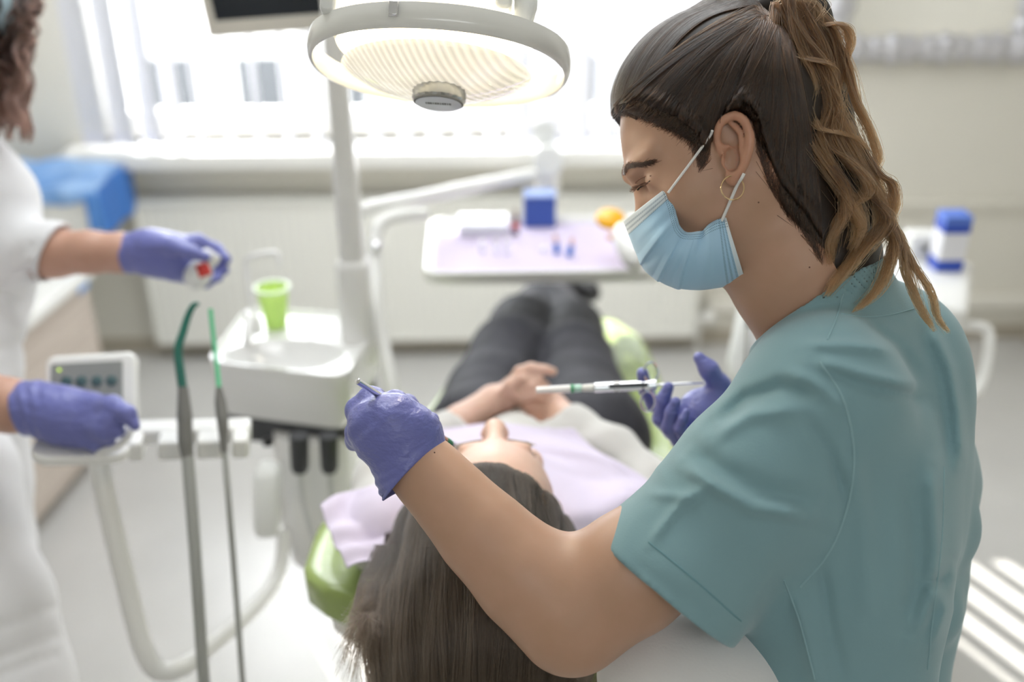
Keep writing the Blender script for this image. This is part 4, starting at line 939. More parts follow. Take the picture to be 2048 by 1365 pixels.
def ear(p, s):
    def E(x, y, l):
        a = P(x, y, 1.0-l); return a if s > 0 else a-2*((a-kC)@kL)*kL
    ea = np.array([cR, -cU, kL])
    hx = catmull([E(*q) for q in ((1449, 312, .070), (1437, 292, .073), (1435, 262, .077), (1448, 240, .081), (1470, 231, .084), (1491, 245, .087), (1500, 275, .087), (1496, 308, .085), (1484, 338, .081), (1470, 356, .077))], 4)
    d = chain(p, hx, list(np.interp(np.linspace(0, 1, len(hx)), [0, .2, .6, 1], [.0030, .0034, .0042, .0040])), .0015)
    pl_ = ell(p, E(1470, 292, .0665), (.0165, .033, .0065), np.array([unit(cR+.12*cU), unit(-cU+.12*cR), kL]))
    pl_ = smax(pl_, -ell(p, E(1462, 266, .079), (.0115, .0150, .0115), ea), .002)
    d = sm(d, pl_, .003)
    d = sm(d, ell(p, E(1465, 354, .076), (.0072, .0090, .0042), ea), .004)    # lobe
    ah = catmull([E(*q) for q in ((1462, 247, .0785), (1478, 262, .0800), (1484, 286, .0810), (1480, 314, .0800), (1468, 333, .0785), (1458, 338, .078))], 3)
    d = sm(d, chain(p, ah, [.0028]*len(ah), .002), .0025)     # antihelix
    d = sm(d, chain(p, [E(1440, 292, .0735), E(1458, 295, .0745), E(1470, 300, .0755)], [.0022, .0024, .0018], .002), .002)
    d = sm(d, ell(p, E(1450, 322, .0765), (.0040, .0075, .0042), ea), .0025)       # tragus
    d = smax(d, -ell(p, E(1464, 318, .0795), (.0068, .0115, .0125), ea), .002)   # concha
    return d
armL = merged(([(1640, 820, .925, 112), (1400, 1040, .925, 108), (1255, 1150, .925, 108), (1150, 1225, .93, 100)], .03),
              ([(1138, 1240, .93, 102), (1050, 1150, .94, 92), (960, 1062, .95, 76), (890, 985, .96, 62), (838, 930, .968, 53), (815, 905, .97, 50)], .03))
armR = merged(([(1800, 790, 1.20, 75), (1870, 890, 1.24, 56), (1897, 955, 1.25, 48)], .03), ([(1897, 955, 1.25, 48), (1700, 895, 1.24, 56), (1480, 845, 1.21, 42), (1440, 845, 1.20, 38)], .03))
def fDent(p):
    d = fHead(p)
    dd = np.minimum(ear(p, 1), ear(p, -1)); d = sm(d, dd, .004)
    d = sm(d, fTrunk(p), .03); d = sm(d, field_of(armL)(p), .035); d = sm(d, field_of(armR)(p), .03)
    return d
def fTrunk(p):
    d = None
    d = (chain(p, [P(1540, 395, 1.0), P(1610, 520, 1.0), P(1680, 660, 1.02)], [.062, .058, .066], .03))
    d = sm(d, chain(p, [P(1500, 455, 1.0), P(1560, 560, 1.0), P(1640, 680, 1.01)], [.040, .042, .055], .03), .03)
    d = sm(d, chain(p, [P(1640, 820, .935), P(1720, 800, 1.06), P(1795, 790, 1.19)], [.05, .08, .045], .04), .05)
    d = sm(d, chain(p, [P(1715, 820, 1.06), P(1700, 1100, 1.07), P(1680, 1420, 1.08)], [.085, .085, .085], .04), .05)
    return d
bp_ = np.vstack([q[0] for q in armL+armR]+[[P(1100, 60, .93), P(1430, -10, 1.1), P(1680, 1420, 1.08)]])
body = sdf_obj('body', fDent, bp_.min(0)-.10, bp_.max(0)+.10, .0019, skinD, dT, relax=2)
me_ = body.data; me_.materials.append(mat('dentist_ear_skin', (.52, .275, .18), .42, sss=.2))
vv_ = np.zeros(len(me_.vertices)*3); me_.vertices.foreach_get('co', vv_); vv_ = vv_.reshape(-1, 3)+np.array(world_loc(body)); ed_ = np.minimum(ear(vv_, 1), ear(vv_, -1)) < .0006
mi0 = np.zeros(len(me_.polygons), np.int32); lv = np.zeros(len(me_.loops), int); me_.loops.foreach_get('vertex_index', lv); q4 = ed_[lv.reshape(-1, 4)].all(1); me_.polygons.foreach_set('material_index', q4.astype(np.int32))
bb_body = bvh_of(body)
# ---- face details
def strokes(bvh, pts, n, spread, jit, L, off=.0006, curve=None):
    c = catmull([np.array([x, y, 0.]) for x, y in pts], 12); out = []
    for _ in range(n):
        i = rng.uniform(0, len(c)-1.01); a = c[int(i)]; t = unit(c[min(int(i)+1, len(c)-1)]-c[int(i)]); 
        s = a[:2]+rng.normal(size=2)*spread; e = s+L*(t[:2]+rng.normal(size=2)*jit)
        out.append(np.array([onto(bvh, s[0]+(e[0]-s[0])*u, s[1]+(e[1]-s[1])*u, off+.0007*u) for u in (0, .35, .7, 1)]))
    return out
hmD = hair_mat('dentist_dark_hair', (.020, .011, .007), (.020, .011, .007), .35, 0)
hair('eyebrow', strokes(bb_body, [(1247, 352), (1252, 338), (1266, 331), (1285, 328), (1306, 324)], 420, 2.0, .25, 12), hmD, dT, .00025, .0001)
ls = []
for k in range(46):
    u = k/45; a = onto(bb_body, 1298-24*u, 366+12*u-6*math.sin(u*3.1), .0008); L_ = .010*(.7+.5*math.sin(u*3)); dr_v = unit(-cR*.9-cU*(.35+.1*u)+kL*(.4-.3*u)+rng.normal(size=3)*.08)
    ls.append(catmull([a, a+dr_v*L_*.5-cU*.0012, a+dr_v*L_], 4))
hair('eyelashes', ls, hmD, dT, .00030, .0001)
g = Geo(); tube(g, catmull([onto(bb_body, x, y, .0001) for x, y in ((1300, 362), (1292, 368), (1283, 373), (1275, 380))], 5), [.0006]*8+[.001]*8, 8); obj('lid_line', g, mat('lash_line', (.03, .018, .012), .6), dT)
g = Geo(); tube(g, catmull([onto(bb_body, x, y, .0) for x, y in ((1302, 352), (1290, 353), (1279, 358), (1271, 366))], 5), .0007, 8); obj('lid_crease', g, mat('lid_crease_skin', (.30, .15, .10), .6), dT)
mole = mat('mole', (.12, .05, .03), .6)
for x, y in ((1306, 327), (1517, 405), (1619, 535), (869, 906)):
    c = onto(bb_body, x, y, 0); obj('mole', lathe(Geo(), c, -ray(x, y), [(.0002, .0004), (.0007, .0003), (.0009, -.0003)], 10), mole, dT)
# ---- earring
E_ = lambda x, y, l: P(x, y, 1.0-l)
gold = mat('gold', (.85, .62, .35), .18, 1)
g = Geo(); tube(g, [E_(1465+23*math.cos(a), 376+24*math.sin(a), .081+.001*math.sin(a)) for a in np.linspace(0, 2*math.pi, 40, endpoint=False)], .00065, 8, closed=True)
er = obj('hoop_earring', g, gold, dT, label='thin gold hoop earring')
# ---- scrub top
teal = mat('teal_scrub_cotton', (.205, .345, .375), .85, sheen=.25, bump=(700, .25, .0006))
scr = merged(
    ([(1640, 800, .925, 148), (1500, 970, .925, 150), (1328, 1178, .925, 157), (1180, 1357, .925, 163)], .03),
    ([(1655, 800, .95, 130), (1690, 950, .98, 170), (1680, 1150, .985, 182), (1665, 1450, .99, 192)], .05),
    ([(1780, 780, 1.17, 110), (1765, 950, 1.14, 160), (1730, 1150, 1.13, 168), (1700, 1450, 1.13, 178)], .05),
    ([(1720, 815, 1.06, 210), (1708, 1000, 1.06, 200)], .05), ([(1780, 695, 1.04, 122), (1700, 700, 1.03, 100), (1610, 760, 1.02, 95)], .05),
    ([(1690, 690, .985, 85), (1650, 790, .92, 118)], .04), ([(1730, 690, 1.08, 90), (1790, 770, 1.17, 100)], .04),
    ([(1885, 1058, 1.06, 66), (1800, 1050, 1.06, 90)], .02), ([(1858, 1225, 1.05, 60), (1780, 1240, 1.05, 90)], .02),
    ([(1795, 775, 1.18, 92), (1852, 880, 1.23, 74), (1866, 940, 1.25, 68)], .03))
FOLD = [([(1618, 719), (1720, 750), (1836, 775)], -.0045, 13), ([(1597, 690), (1700, 690), (1794, 700)], -.0035, 11), ([(1640, 735), (1740, 775), (1850, 800)], .004, 16), ([(1720, 640), (1790, 690), (1850, 760)], .0035, 14),
        ([(1366, 929), (1432, 974), (1506, 1016), (1614, 1032)], -.006, 15), ([(1380, 900), (1450, 945), (1540, 985), (1640, 1000)], .004, 20), ([(1283, 987), (1378, 995), (1425, 972)], -.004, 11), ([(1299, 1090), (1341, 1030), (1385, 985)], -.004, 10),
        ([(1435, 850), (1490, 800), (1560, 775), (1640, 800)], .006, 16), ([(1420, 880), (1500, 830), (1600, 820)], -.004, 14), ([(1610, 830), (1660, 900), (1690, 1000)], .003, 10),
        ([(1857, 645), (1899, 736), (1917, 824), (1925, 930)], -.005, 14), ([(1835, 660), (1872, 750), (1888, 850), (1893, 960)], .0022, 14), ([(1862, 933), (1871, 1098), (1862, 1190), (1830, 1280)], -.005, 16),
        ([(1820, 960), (1830, 1120), (1815, 1250)], .003, 20), ([(1640, 1120), (1660, 1250), (1690, 1365)], .003, 12), ([(1590, 1180), (1620, 1300), (1640, 1400)], -.004, 16), ([(1700, 900), (1730, 1050), (1735, 1250)], -.003, 22), ([(1870, 1180), (1890, 1220), (1860, 1300)], -.006, 13), ([(1905, 1130), (1880, 1160), (1840, 1170)], .006, 12),
        ([(1560, 740), (1620, 760), (1700, 830)], -.003, 12), ([(1250, 1120), (1350, 1190), (1440, 1240)], .0015, 18)]
def segd(q, a, b):
    a = np.array(a, float); b = np.array(b, float); ab = b-a; t = np.clip(((q-a)@ab)/(ab@ab), 0, 1); return np.linalg.norm(q-a-t[:, None]*ab, axis=1), t
hem0 = P(1328, 1178, .925); hemN = unit(P(1180, 1357, .925)-P(1500, 970, .925))
colP = P(1650, 600, 1.02); colN = unit(-.53*cR+.84*cU+.22*cF)
hemR = P(1915, 935, 1.25)
def fScrub(p, shell=True):
    d = field_of(scr)(p); q = pixof(p); near = 1/(1+np.exp((q[:, 2]-1.02)/.02))
    f = 0
    for pl_, a, w in FOLD:
        dm = None
        for i in range(len(pl_)-1):
            x, t = segd(q[:, :2], pl_[i], pl_[i+1]); dm = x if dm is None else np.minimum(dm, x)
        a = a*1.45; e0, _ = segd(q[:, :2], pl_[0], pl_[0]+np.array([.1, 0])); e1, _ = segd(q[:, :2], pl_[-1], pl_[-1]+np.array([.1, 0]))
        fade = np.clip(np.minimum(e0, e1)/45+.15, 0, 1); f = f+a*np.exp(-(dm/w)**2)*fade
    d = d+f*near+.0016*wob(p, 22, 21)
    arm = field_of(armL+armR)(p); 
    d = np.minimum(d, np.maximum(d, 1))
    s = (p-hem0)@hemN; nearhem = field_of(scr[:1])(p)-.05
    d = smax(d, -np.maximum(-s, np.maximum(nearhem, q[:, 0]-1475)), .0012)
    inner = cone(p, hem0-hemN*.10, hem0+hemN*.08, px(136, .925), px(141, .925)); d = sm(d, np.maximum(smax(field_of(armL)(p)-.004, s, .002), field_of(scr[:1])(p)-.002), .006); d = smax(d, -np.maximum(inner, -(s+.016)), .0012)
    nk = sm(fTrunk(p), field_of(armL)(p), .035); c_ = (p-colP)@colN; rc = np.linalg.norm(p-P(1660, 680, 1.02), axis=1)
    d = sm(d, smax(nk-.0065, rc-.15, .02), .012)
    d = smax(d, c_, .002); d = smax(d, -np.maximum(nk-.0035, -(c_+.018)), .0012)
    d = smax(d, q[:, 1]-1440 if False else (p-P(1690, 1450, 1.05))@(-cU), .002)
    return d
sp = np.vstack([q[0] for q in scr]); scrub = sdf_obj('scrub_top', fScrub, sp.min(0)-.13, sp.max(0)+.13, .0028, teal, dT, relax=2, slack=2.4)
bs = bvh_of(scrub)
seam = mat('scrub_seam_thread', (.27, .43, .46), .8)
def seamline(name, pts, r, off=.0002, m=seam, n=8):
    c = catmull([np.array([x, y, 0.]) for x, y in pts], n); g = Geo(); tube(g, [onto(bs, x, y, off) for x, y, _ in c], r, 6); return obj(name, g, m, scrub)
seamline('sleeve_seam', [(1640, 725), (1682, 790), (1704, 870), (1706, 950), (1690, 1030), (1655, 1110), (1600, 1175)], .0011)
seamline('side_seam', [(1568, 1160), (1595, 1230), (1612, 1290), (1630, 1360)], .0009)
seamline('hem_stitch', [(1297, 1085), (1340, 1120), (1400, 1170), (1450, 1215), (1482, 1243)], .0006, m=mat('hem_dark_thread', (.14, .29, .32), .8))  # hem stitch in a darker teal than the other seams
seamline('back_seam', [(1888, 935), (1885, 1050), (1878, 1130), (1866, 1230), (1855, 1340)], .0007)
seamline('yoke_stitch', [(1682, 628), (1730, 634), (1780, 630), (1828, 618)], .0006)
seamline('shoulder_seam', [(1686, 588), (1672, 640), (1655, 680)], .0008)
# ---- white trousers on the lap
lapm = mat('white_trousers', (.74, .74, .73), .8, bump=(300, .2, .001))
lap = merged(([(1680, 1440, 1.02, 190), (1500, 1380, 1.0, 140), (1330, 1352, .99, 118)], .04), ([(1330, 1352, .99, 112), (1310, 1500, 1.03, 100), (1310, 1750, 1.15, 80)], .04))
lo, hi = pbounds(lap, .02); sdf_obj('trousers', lambda p: field_of(lap)(p)+.002*wob(p, 35, 4), lo, hi, .006, lapm, dT)
# ---- gloves
glove = mat('violet_blue_nitrile', (.165, .18, .46), .30, spec=.5, bump=(55, .9, .004, (1, 1, 2.0)), sss=.0)
gl1 = merged(([(832, 922, .967, 57), (802, 855, .957, 50), (790, 838, .955, 42)], .02), ([(805, 925, .972, 58), (752, 858, .962, 48), (745, 850, .962, 42)], .02), ([(835, 920, .967, 50), (845, 865, .965, 34)], .02),
    ([(742, 885, .968, 38), (718, 868, .980, 27), (712, 880, 1.01, 21), (735, 900, 1.045, 17)], .006),
    ([(745, 850, .962, 36), (718, 822, .982, 26), (722, 822, 1.02, 21), (765, 850, 1.06, 17)], .006),
    ([(772, 832, .957, 34), (741, 799, .980, 24), (750, 797, 1.02, 20), (800, 830, 1.065, 17), (830, 855, 1.07, 15)], .006),
    ([(808, 836, .955, 33), (790, 806, .985, 24), (815, 810, 1.03, 20), (856, 850, 1.06, 16), (872, 868, 1.062, 14)], .006),
    ([(845, 880, .970, 34), (852, 850, 1.0, 25), (850, 840, 1.035, 19), (866, 858, 1.055, 15)], .008),
    ([(832, 918, .967, 56), (824, 930, .966, 56)], .01))
w0 = P(826, 948, .967); wN = unit(P(900, 1034, .957)-P(790, 900, .97))
def fGlove1(p):
    d = field_of(gl1)(p)
    s = (p-w0)@wN; ax_l = unit(P(828, 950, .966)-P(805, 915, .969)); dc = cone(p, P(803, 915, .969), P(823, 951, .966), .0285, .0355); d = sm(d, dc, .012)
    n1 = wob(p, 55, 2); n2 = wob(p, 30, 6); n3 = wob(p, 16, 15)
    d = d+.0013*np.sin(s*520+7*n2+3*n1)*np.exp(-((s+.018)/.018)**2)*np.clip(.5+n3, 0, 1)+.0009*np.sin(300*s+9*n2)*np.exp(-((s+.05)/.03)**2)*np.clip(.4-n3, 0, 1)+.0008*n1+.0008*np.sin(620*s+12*n2+5*n1)*np.exp(-((s+.045)/.014)**2)*np.clip(.6+n3, 0, 1)
    rim = s-.002-.006*np.clip(n2, -1, 1)
    d = sm(d, np.maximum(np.abs(cone(p, P(803, 915, .969), P(823, 951, .966), .0287, .0357))-.0012, np.abs(rim+.0015)-.0012), .002)
    d = smax(d, rim, .001)
    return smax(d, -np.maximum(cone(p, P(803, 915, .969), P(827, 958, .966), .0258, .0342), -s-.035), .0008)
lo, hi = pbounds(gl1, .03); glo = sdf_obj('glove', fGlove1, lo, hi, .0013, glove, dT, slack=2.4)
# far glove with the syringe
gl2 = merged(([(1455, 845, 1.205, 50), (1410, 835, 1.20, 44), (1390, 845, 1.20, 42)], .02), ([(1430, 870, 1.205, 40), (1385, 868, 1.20, 30)], .02), ([(1445, 810, 1.20, 34), (1400, 815, 1.20, 30)], .02),
    ([(1450, 800, 1.20, 28), (1438, 772, 1.19, 22), (1418, 740, 1.18, 18), (1398, 716, 1.18, 12)], .008),
    ([(1385, 825, 1.21, 24), (1345, 832, 1.225, 17), (1305, 808, 1.225, 14), (1292, 780, 1.215, 14), (1285, 747, 1.205, 12)], .004),
    ([(1385, 850, 1.20, 24), (1345, 862, 1.205, 18), (1320, 838, 1.195, 15), (1326, 800, 1.185, 14), (1337, 775, 1.18, 11)], .004),
    ([(1390, 865, 1.195, 26), (1360, 880, 1.19, 18), (1338, 856, 1.175, 15), (1343, 825, 1.165, 13), (1351, 805, 1.16, 11)], .004),
    ([(1400, 868, 1.19, 24), (1375, 880, 1.175, 15), (1360, 858, 1.16, 12), (1366, 838, 1.155, 10), (1372, 825, 1.155, 8)], .003))
lo, hi = pbounds(gl2, .02); sdf_obj('glove', field_of(gl2), lo, hi, .0018, glove, dT)
# ---- face mask
near_e = catmull([np.array(q, float) for q in ((1337, 373, .956), (1344, 395, .951), (1351, 418, .948), (1355, 440, .947), (1362, 456, .947), (1376, 465, .946), (1392, 464, .945), (1406, 461, .944), (1418, 449, .942), (1434, 440, .941), (1453, 435, .940))], 8)
mid_e = catmull([np.array(q, float) for q in ((1247, 442, 1.0), (1262, 480, 1.0), (1272, 505, 1.0), (1290, 541, 1.0), (1318, 562, 1.0), (1348, 575, 1.0), (1395, 580, 1.0), (1440, 575, 1.0), (1491, 565, 1.0))], 8)
def samp(C_, t):
    t = t*(len(C_)-1); i = min(int(t), len(C_)-2); return C_[i]+(C_[i+1]-C_[i])*(t-i)
nu, nv = 41, 121; A = np.zeros((nu, nv, 3)); UV = np.zeros((nu, nv, 2))
for j in range(nv):
    v = j/(nv-1); a = samp(near_e, v); b = samp(mid_e, v)
    for i in range(nu):
        u = i/(nu-1); s = u*2 if u <= .5 else 2-u*2            # 0 near edge, 1 mid line, back to the far edge
        e = s**.9; xy = a[:2]+(b[:2]-a[:2])*e; dd = 1.0-(1.0-a[2])*math.sqrt(max(1-s*s, 0))*(1+.22*math.sin(math.pi*s))
        if u > .5: dd = 2.0-dd
        pt_ = P(xy[0], xy[1], dd)
        for pv_, w_ in ((.30, .05), (.47, .05), (.63, .05)):   # pleats
            t_ = (v-pv_-.05*(s-.5))/w_; pt_ = pt_+(-kF*-.0)+(kF*.35+kD*.25+(kL if u <= .5 else -kL)*.8)*(.0038*max(0, 1-abs(t_)) if t_ < 0 else .0038*max(0, 1-t_*5))*min(1, s*2.2)
        pt_ = pt_+(kL if u <= .5 else -kL)*(.0012*math.sin(23*v+4*s)+.0008*math.sin(50*v))*(1 if s < .9 else 0)
        A[i, j] = pt_; UV[i, j] = (u, v)
V_, F_ = grid_surf(A)
mm = mat('mask_fabric', (.40, .62, .80), .85, sheen=.2, bump=(600, .15, .0005)); nt = mm.node_tree; L_ = nt.links
def nd(t, **k):
    n = nt.nodes.new(t)
    for a_, b_ in k.items(): setattr(n, a_, b_)
    return n
def mth(op, a, b=None, c=None):
    n = nd('ShaderNodeMath', operation=op)
    for i, x in enumerate((a, b, c)):
        if x is None: continue
        if isinstance(x, (int, float)): n.inputs[i].default_value = x
        else: L_.new(x, n.inputs[i])
    return n.outputs[0]
uvn = nd('ShaderNodeUVMap'); sp_ = nd('ShaderNodeSeparateXYZ'); L_.new(uvn.outputs[0], sp_.inputs[0]); U_, V__ = sp_.outputs[0], sp_.outputs[1]
ed = mth('SUBTRACT', .5, mth('ABSOLUTE', mth('SUBTRACT', V__, .5)))       # distance from top and bottom edge
sd = mth('SUBTRACT', .5, mth('ABSOLUTE', mth('SUBTRACT', U_, .5)))        # from the side edges
white = mth('MAXIMUM', mth('LESS_THAN', V__, .085), mth('GREATER_THAN', V__, .975))
def dots(coord, along, lo_, hi_, n1, n2):
    a = mth('GREATER_THAN', coord, lo_); b = mth('LESS_THAN', coord, hi_); r = mth('MULTIPLY', a, b)
    s1 = mth('LESS_THAN', mth('FRACT', mth('MULTIPLY', along, n1)), .5); s2 = mth('LESS_THAN', mth('FRACT', mth('MULTIPLY', coord, n2)), .45)
    return mth('MULTIPLY', r, mth('MULTIPLY', s1, s2))
dk_ = mth('MAXIMUM', dots(ed, U_, .022, .10, 90, 38), dots(sd, V__, .012, .06, 60, 60))
m1 = nd('ShaderNodeMix', data_type='RGBA'); m1.inputs[6].default_value = (.40, .62, .80, 1); m1.inputs[7].default_value = (.72, .80, .84, 1); L_.new(white, m1.inputs[0])
m2 = nd('ShaderNodeMix', data_type='RGBA'); m2.inputs[7].default_value = (.10, .18, .26, 1); L_.new(m1.outputs[2], m2.inputs[6]); L_.new(mth('MULTIPLY', dk_, .75), m2.inputs[0])
L_.new(m2.outputs[2], nt.nodes['Principled BSDF'].inputs['Base Color'])
mk = obj('face_mask', (V_, F_), mm, dT, uv=UV.reshape(-1, 2), smooth=180, solid=.0009, label='pleated light blue surgical mask')
elas = mat('elastic', (.80, .80, .78), .7)
def refl(c): return c-2*np.outer((c-kC)@kL, kL)
for lp, rr_ in (([(1339, 386), (1362, 354), (1385, 321), (1405, 293), (1420, 273), (1430, 262)], .0013), ([(1443, 441), (1452, 420), (1461, 398), (1470, 376), (1479, 356), (1486, 345)], .0015)):
    c = catmull([onto(bb_body, x, y, .0028) for x, y in lp], 5); c[0] = c[0]+kL*.001
    # a taut band: straighten in depth
    t = np.linspace(0, 1, len(c))[:, None]; dep = (c-kC)@kL; hull = np.maximum(dep, np.interp(t[:, 0], [0, 1], [dep[0], dep[-1]])); c = c+np.outer(hull-dep, kL)
    for cc_ in (c, refl(c)): obj('ear_loop', tube(Geo(), cc_, rr_, 8), elas, mk)
# ---- hair: cap on the skull, ponytail, strands
def polysd(x, y, poly):
    poly = np.array(poly, float); d = np.full(len(x), 1e9); ins = np.zeros(len(x), bool); q = np.stack([x, y], 1)
    for i in range(len(poly)):
        a, b = poly[i], poly[(i+1) % len(poly)]; e, _ = segd(q, a, b); d = np.minimum(d, e)
        c = ((a[1] > y) != (b[1] > y)) & (x < (b[0]-a[0])*(y-a[1])/((b[1]-a[1])+1e-12)+a[0]); ins ^= c
    return np.where(ins, -d, d)
HP_ = [(1205, 232), (1238, 226), (1268, 228), (1310, 248), (1352, 268), (1386, 292), (1400, 322), (1413, 312), (1428, 270), (1436, 245), (1455, 222), (1485, 226), (1508, 255), (1522, 310), (1540, 365), (1570, 420), (1612, 472), (1650, 530), (1690, 590), (1900, 590), (1900, -200), (1100, -200), (1150, 100)]
def fCap(p):
    v = p-kC; l = v@kL; q = pixof(p+np.outer(np.abs(l)-l, kL)); x = q[:, 0]; y = q[:, 1]      # the hairline drawn on the near side and mirrored
    d = ell(p, K(-.002, -.004, 0), (.105, .101, .0825), kA)
    d = sm(d, ell(p, K(-.034, .030, 0), (.073, .070, .073), kA), .03)
    d = sm(d, chain(p, [P(1550, 400, 1.0), P(1625, 520, 1.0)], [.070, .066], .02), .02)
    d = sm(d, ell(p, K(-.052, -.084, 0), (.030, .026, .028), kA), .02)
    ang = (v@kF*.6+v@kD); d = d+.0005*np.sin(wob(p, 18, 3)*6)
    e = polysd(x, y, HP_)/FPX; d = d-.0015+.006*np.exp(np.minimum(e, 0)/.006)
    return smax(d, e, .003)
capm = mat('dentist_hair_base', (.014, .008, .005), .5, bump=(90, .3, .001))
cap = sdf_obj('hair', fCap, kC-.16, kC+.19, .0022, capm, dT, relax=1)
bc_ = bvh_of(cap)
tail = merged(([(1548, 16, 1.0, 34), (1580, -5, 1.0, 38), (1608, 40, .992, 42), (1628, 120, .988, 48), (1648, 230, .986, 50), (1678, 320, .982, 44), (1708, 390, .976, 34), (1732, 430, .972, 22), (1748, 455, .97, 10)], .02),)
lo, hi = pbounds(tail, .02); obj_t = sdf_obj('ponytail', lambda p: field_of(tail)(p)+.0015*np.sin(wob(p, 16, 5)*6), lo, hi, .003, capm, dT)
rg = np.random.default_rng(11); st = []
knot = np.array([1548., 14.])
hl = catmull([np.array([x, y, 0.]) for x, y in ((1234, 205), (1238, 226), (1268, 228), (1310, 248), (1352, 268), (1388, 300), (1404, 335), (1425, 290), (1436, 248), (1455, 222), (1485, 226), (1508, 255), (1522, 310), (1540, 365), (1570, 420), (1612, 472), (1645, 525))], 10)[:, :2]
for c in range(270):
    base = rg.uniform(0, len(hl)-1.01); tone = rg.normal()*.0006
    for k in range(26):
        i = np.clip(base+rg.normal()*1.1, 0, len(hl)-1.01); a = hl[int(i)]+(hl[int(i)+1]-hl[int(i)])*(i-int(i)); a = a-unit(np.append(knot-a, 0))[:2]*abs(rg.normal())*4*(k % 2); fr_ = rg.uniform(0, .55) if k % 3 == 0 else 0
        b = knot+rg.normal(size=2)*7; m_ = (a+b)/2; dirn = unit(np.append(b-a, 0))[:2]; nrm = np.array([-dirn[1], dirn[0]])
        bow = (-38 if a[0] < 1420 else 22)*np.linalg.norm(b-a)/300
        m_ = m_-nrm*bow*(-1); pth = []
        for t in np.linspace(fr_, 1, 11):
            q = (1-t)**2*a+2*t*(1-t)*m_+t*t*b; pth.append(onto(bc_, q[0], q[1], .0006+tone+.0009*math.sin(t*3.1), .95))
        st.append(np.array(pth))
top = []     # strands running over the very top edge
for s_ in list(st[::2]):
    v = s_-kC; l = v@kL; top.append(s_-2*np.outer(l, kL))
hmC = hair_mat('dentist_hair_combed', (.0075, .0035, .0018), (.085, .038, .017), .34, 1.0, .55, 1.5)
v0 = P(1233, 214, 1.0)-kC; dk0 = unit(P(1545, 20, .99)-kC)
for c in range(150):
    l0 = rg.uniform(-.078, .050)
    for k in range(24):
        l = l0+rg.normal()*.0016; d0_ = unit(v0+kL*l*1.15-kF*6*l*l+kD*(4*l*l)); d1_ = unit(dk0+rg.normal(size=3)*.03); an = math.acos(np.clip(d0_@d1_, -1, 1)); pth = []
        for t in np.linspace(-.02, .97, 13):
            dd_ = unit((math.sin((1-t)*an)*d0_+math.sin(t*an)*d1_)/math.sin(an)); h_ = bc_.ray_cast(Vector(nm(kC+dd_*.25)), Vector(nm(-dd_)))
            if h_[0] is not None: pth.append(np.array(h_[0])+dd_*(.0007+.0012*abs(math.sin(c*2.1))*math.sin(3.1*max(t, 0))))
        if len(pth) == 13: top.append(np.array(pth))
hair('combed_strands', st+top, hmC, dT, .00030, .00022)
fz = []
for c in range(2600):
    i = rg.uniform(0, len(hl)-1.01); a = hl[int(i)]+(hl[int(i)+1]-hl[int(i)])*(i-int(i)); dv = unit(np.append(knot-a, 0))[:2]
    a = a-dv*abs(rg.normal())*5+rg.normal(size=2)*2; L_ = rg.uniform(18, 50); an = rg.normal()*.28; dv = np.array([dv[0]*math.cos(an)-dv[1]*math.sin(an), dv[0]*math.sin(an)+dv[1]*math.cos(an)])
    pth = []
    for t in (0, .3, .6, 1):
        q = a+dv*L_*t; b1 = onto(bb_body, q[0], q[1], .0004+.0006*t, .95); b2 = onto(bc_, q[0], q[1], .0008, .95)
        pth.append(b2 if np.linalg.norm(b2-cC) < np.linalg.norm(b1-cC) and np.linalg.norm(b1-b2) < .02 else b1)
    if min(((a+dv*L_*t-np.array([1466, 298]))/np.array([44, 76]))@((a+dv*L_*t-np.array([1466, 298]))/np.array([44, 76])) for t in (0, .5, 1)) > 1: fz.append(np.array(pth))
hair('hairline', fz, hmC, dT, .00007, .00018)
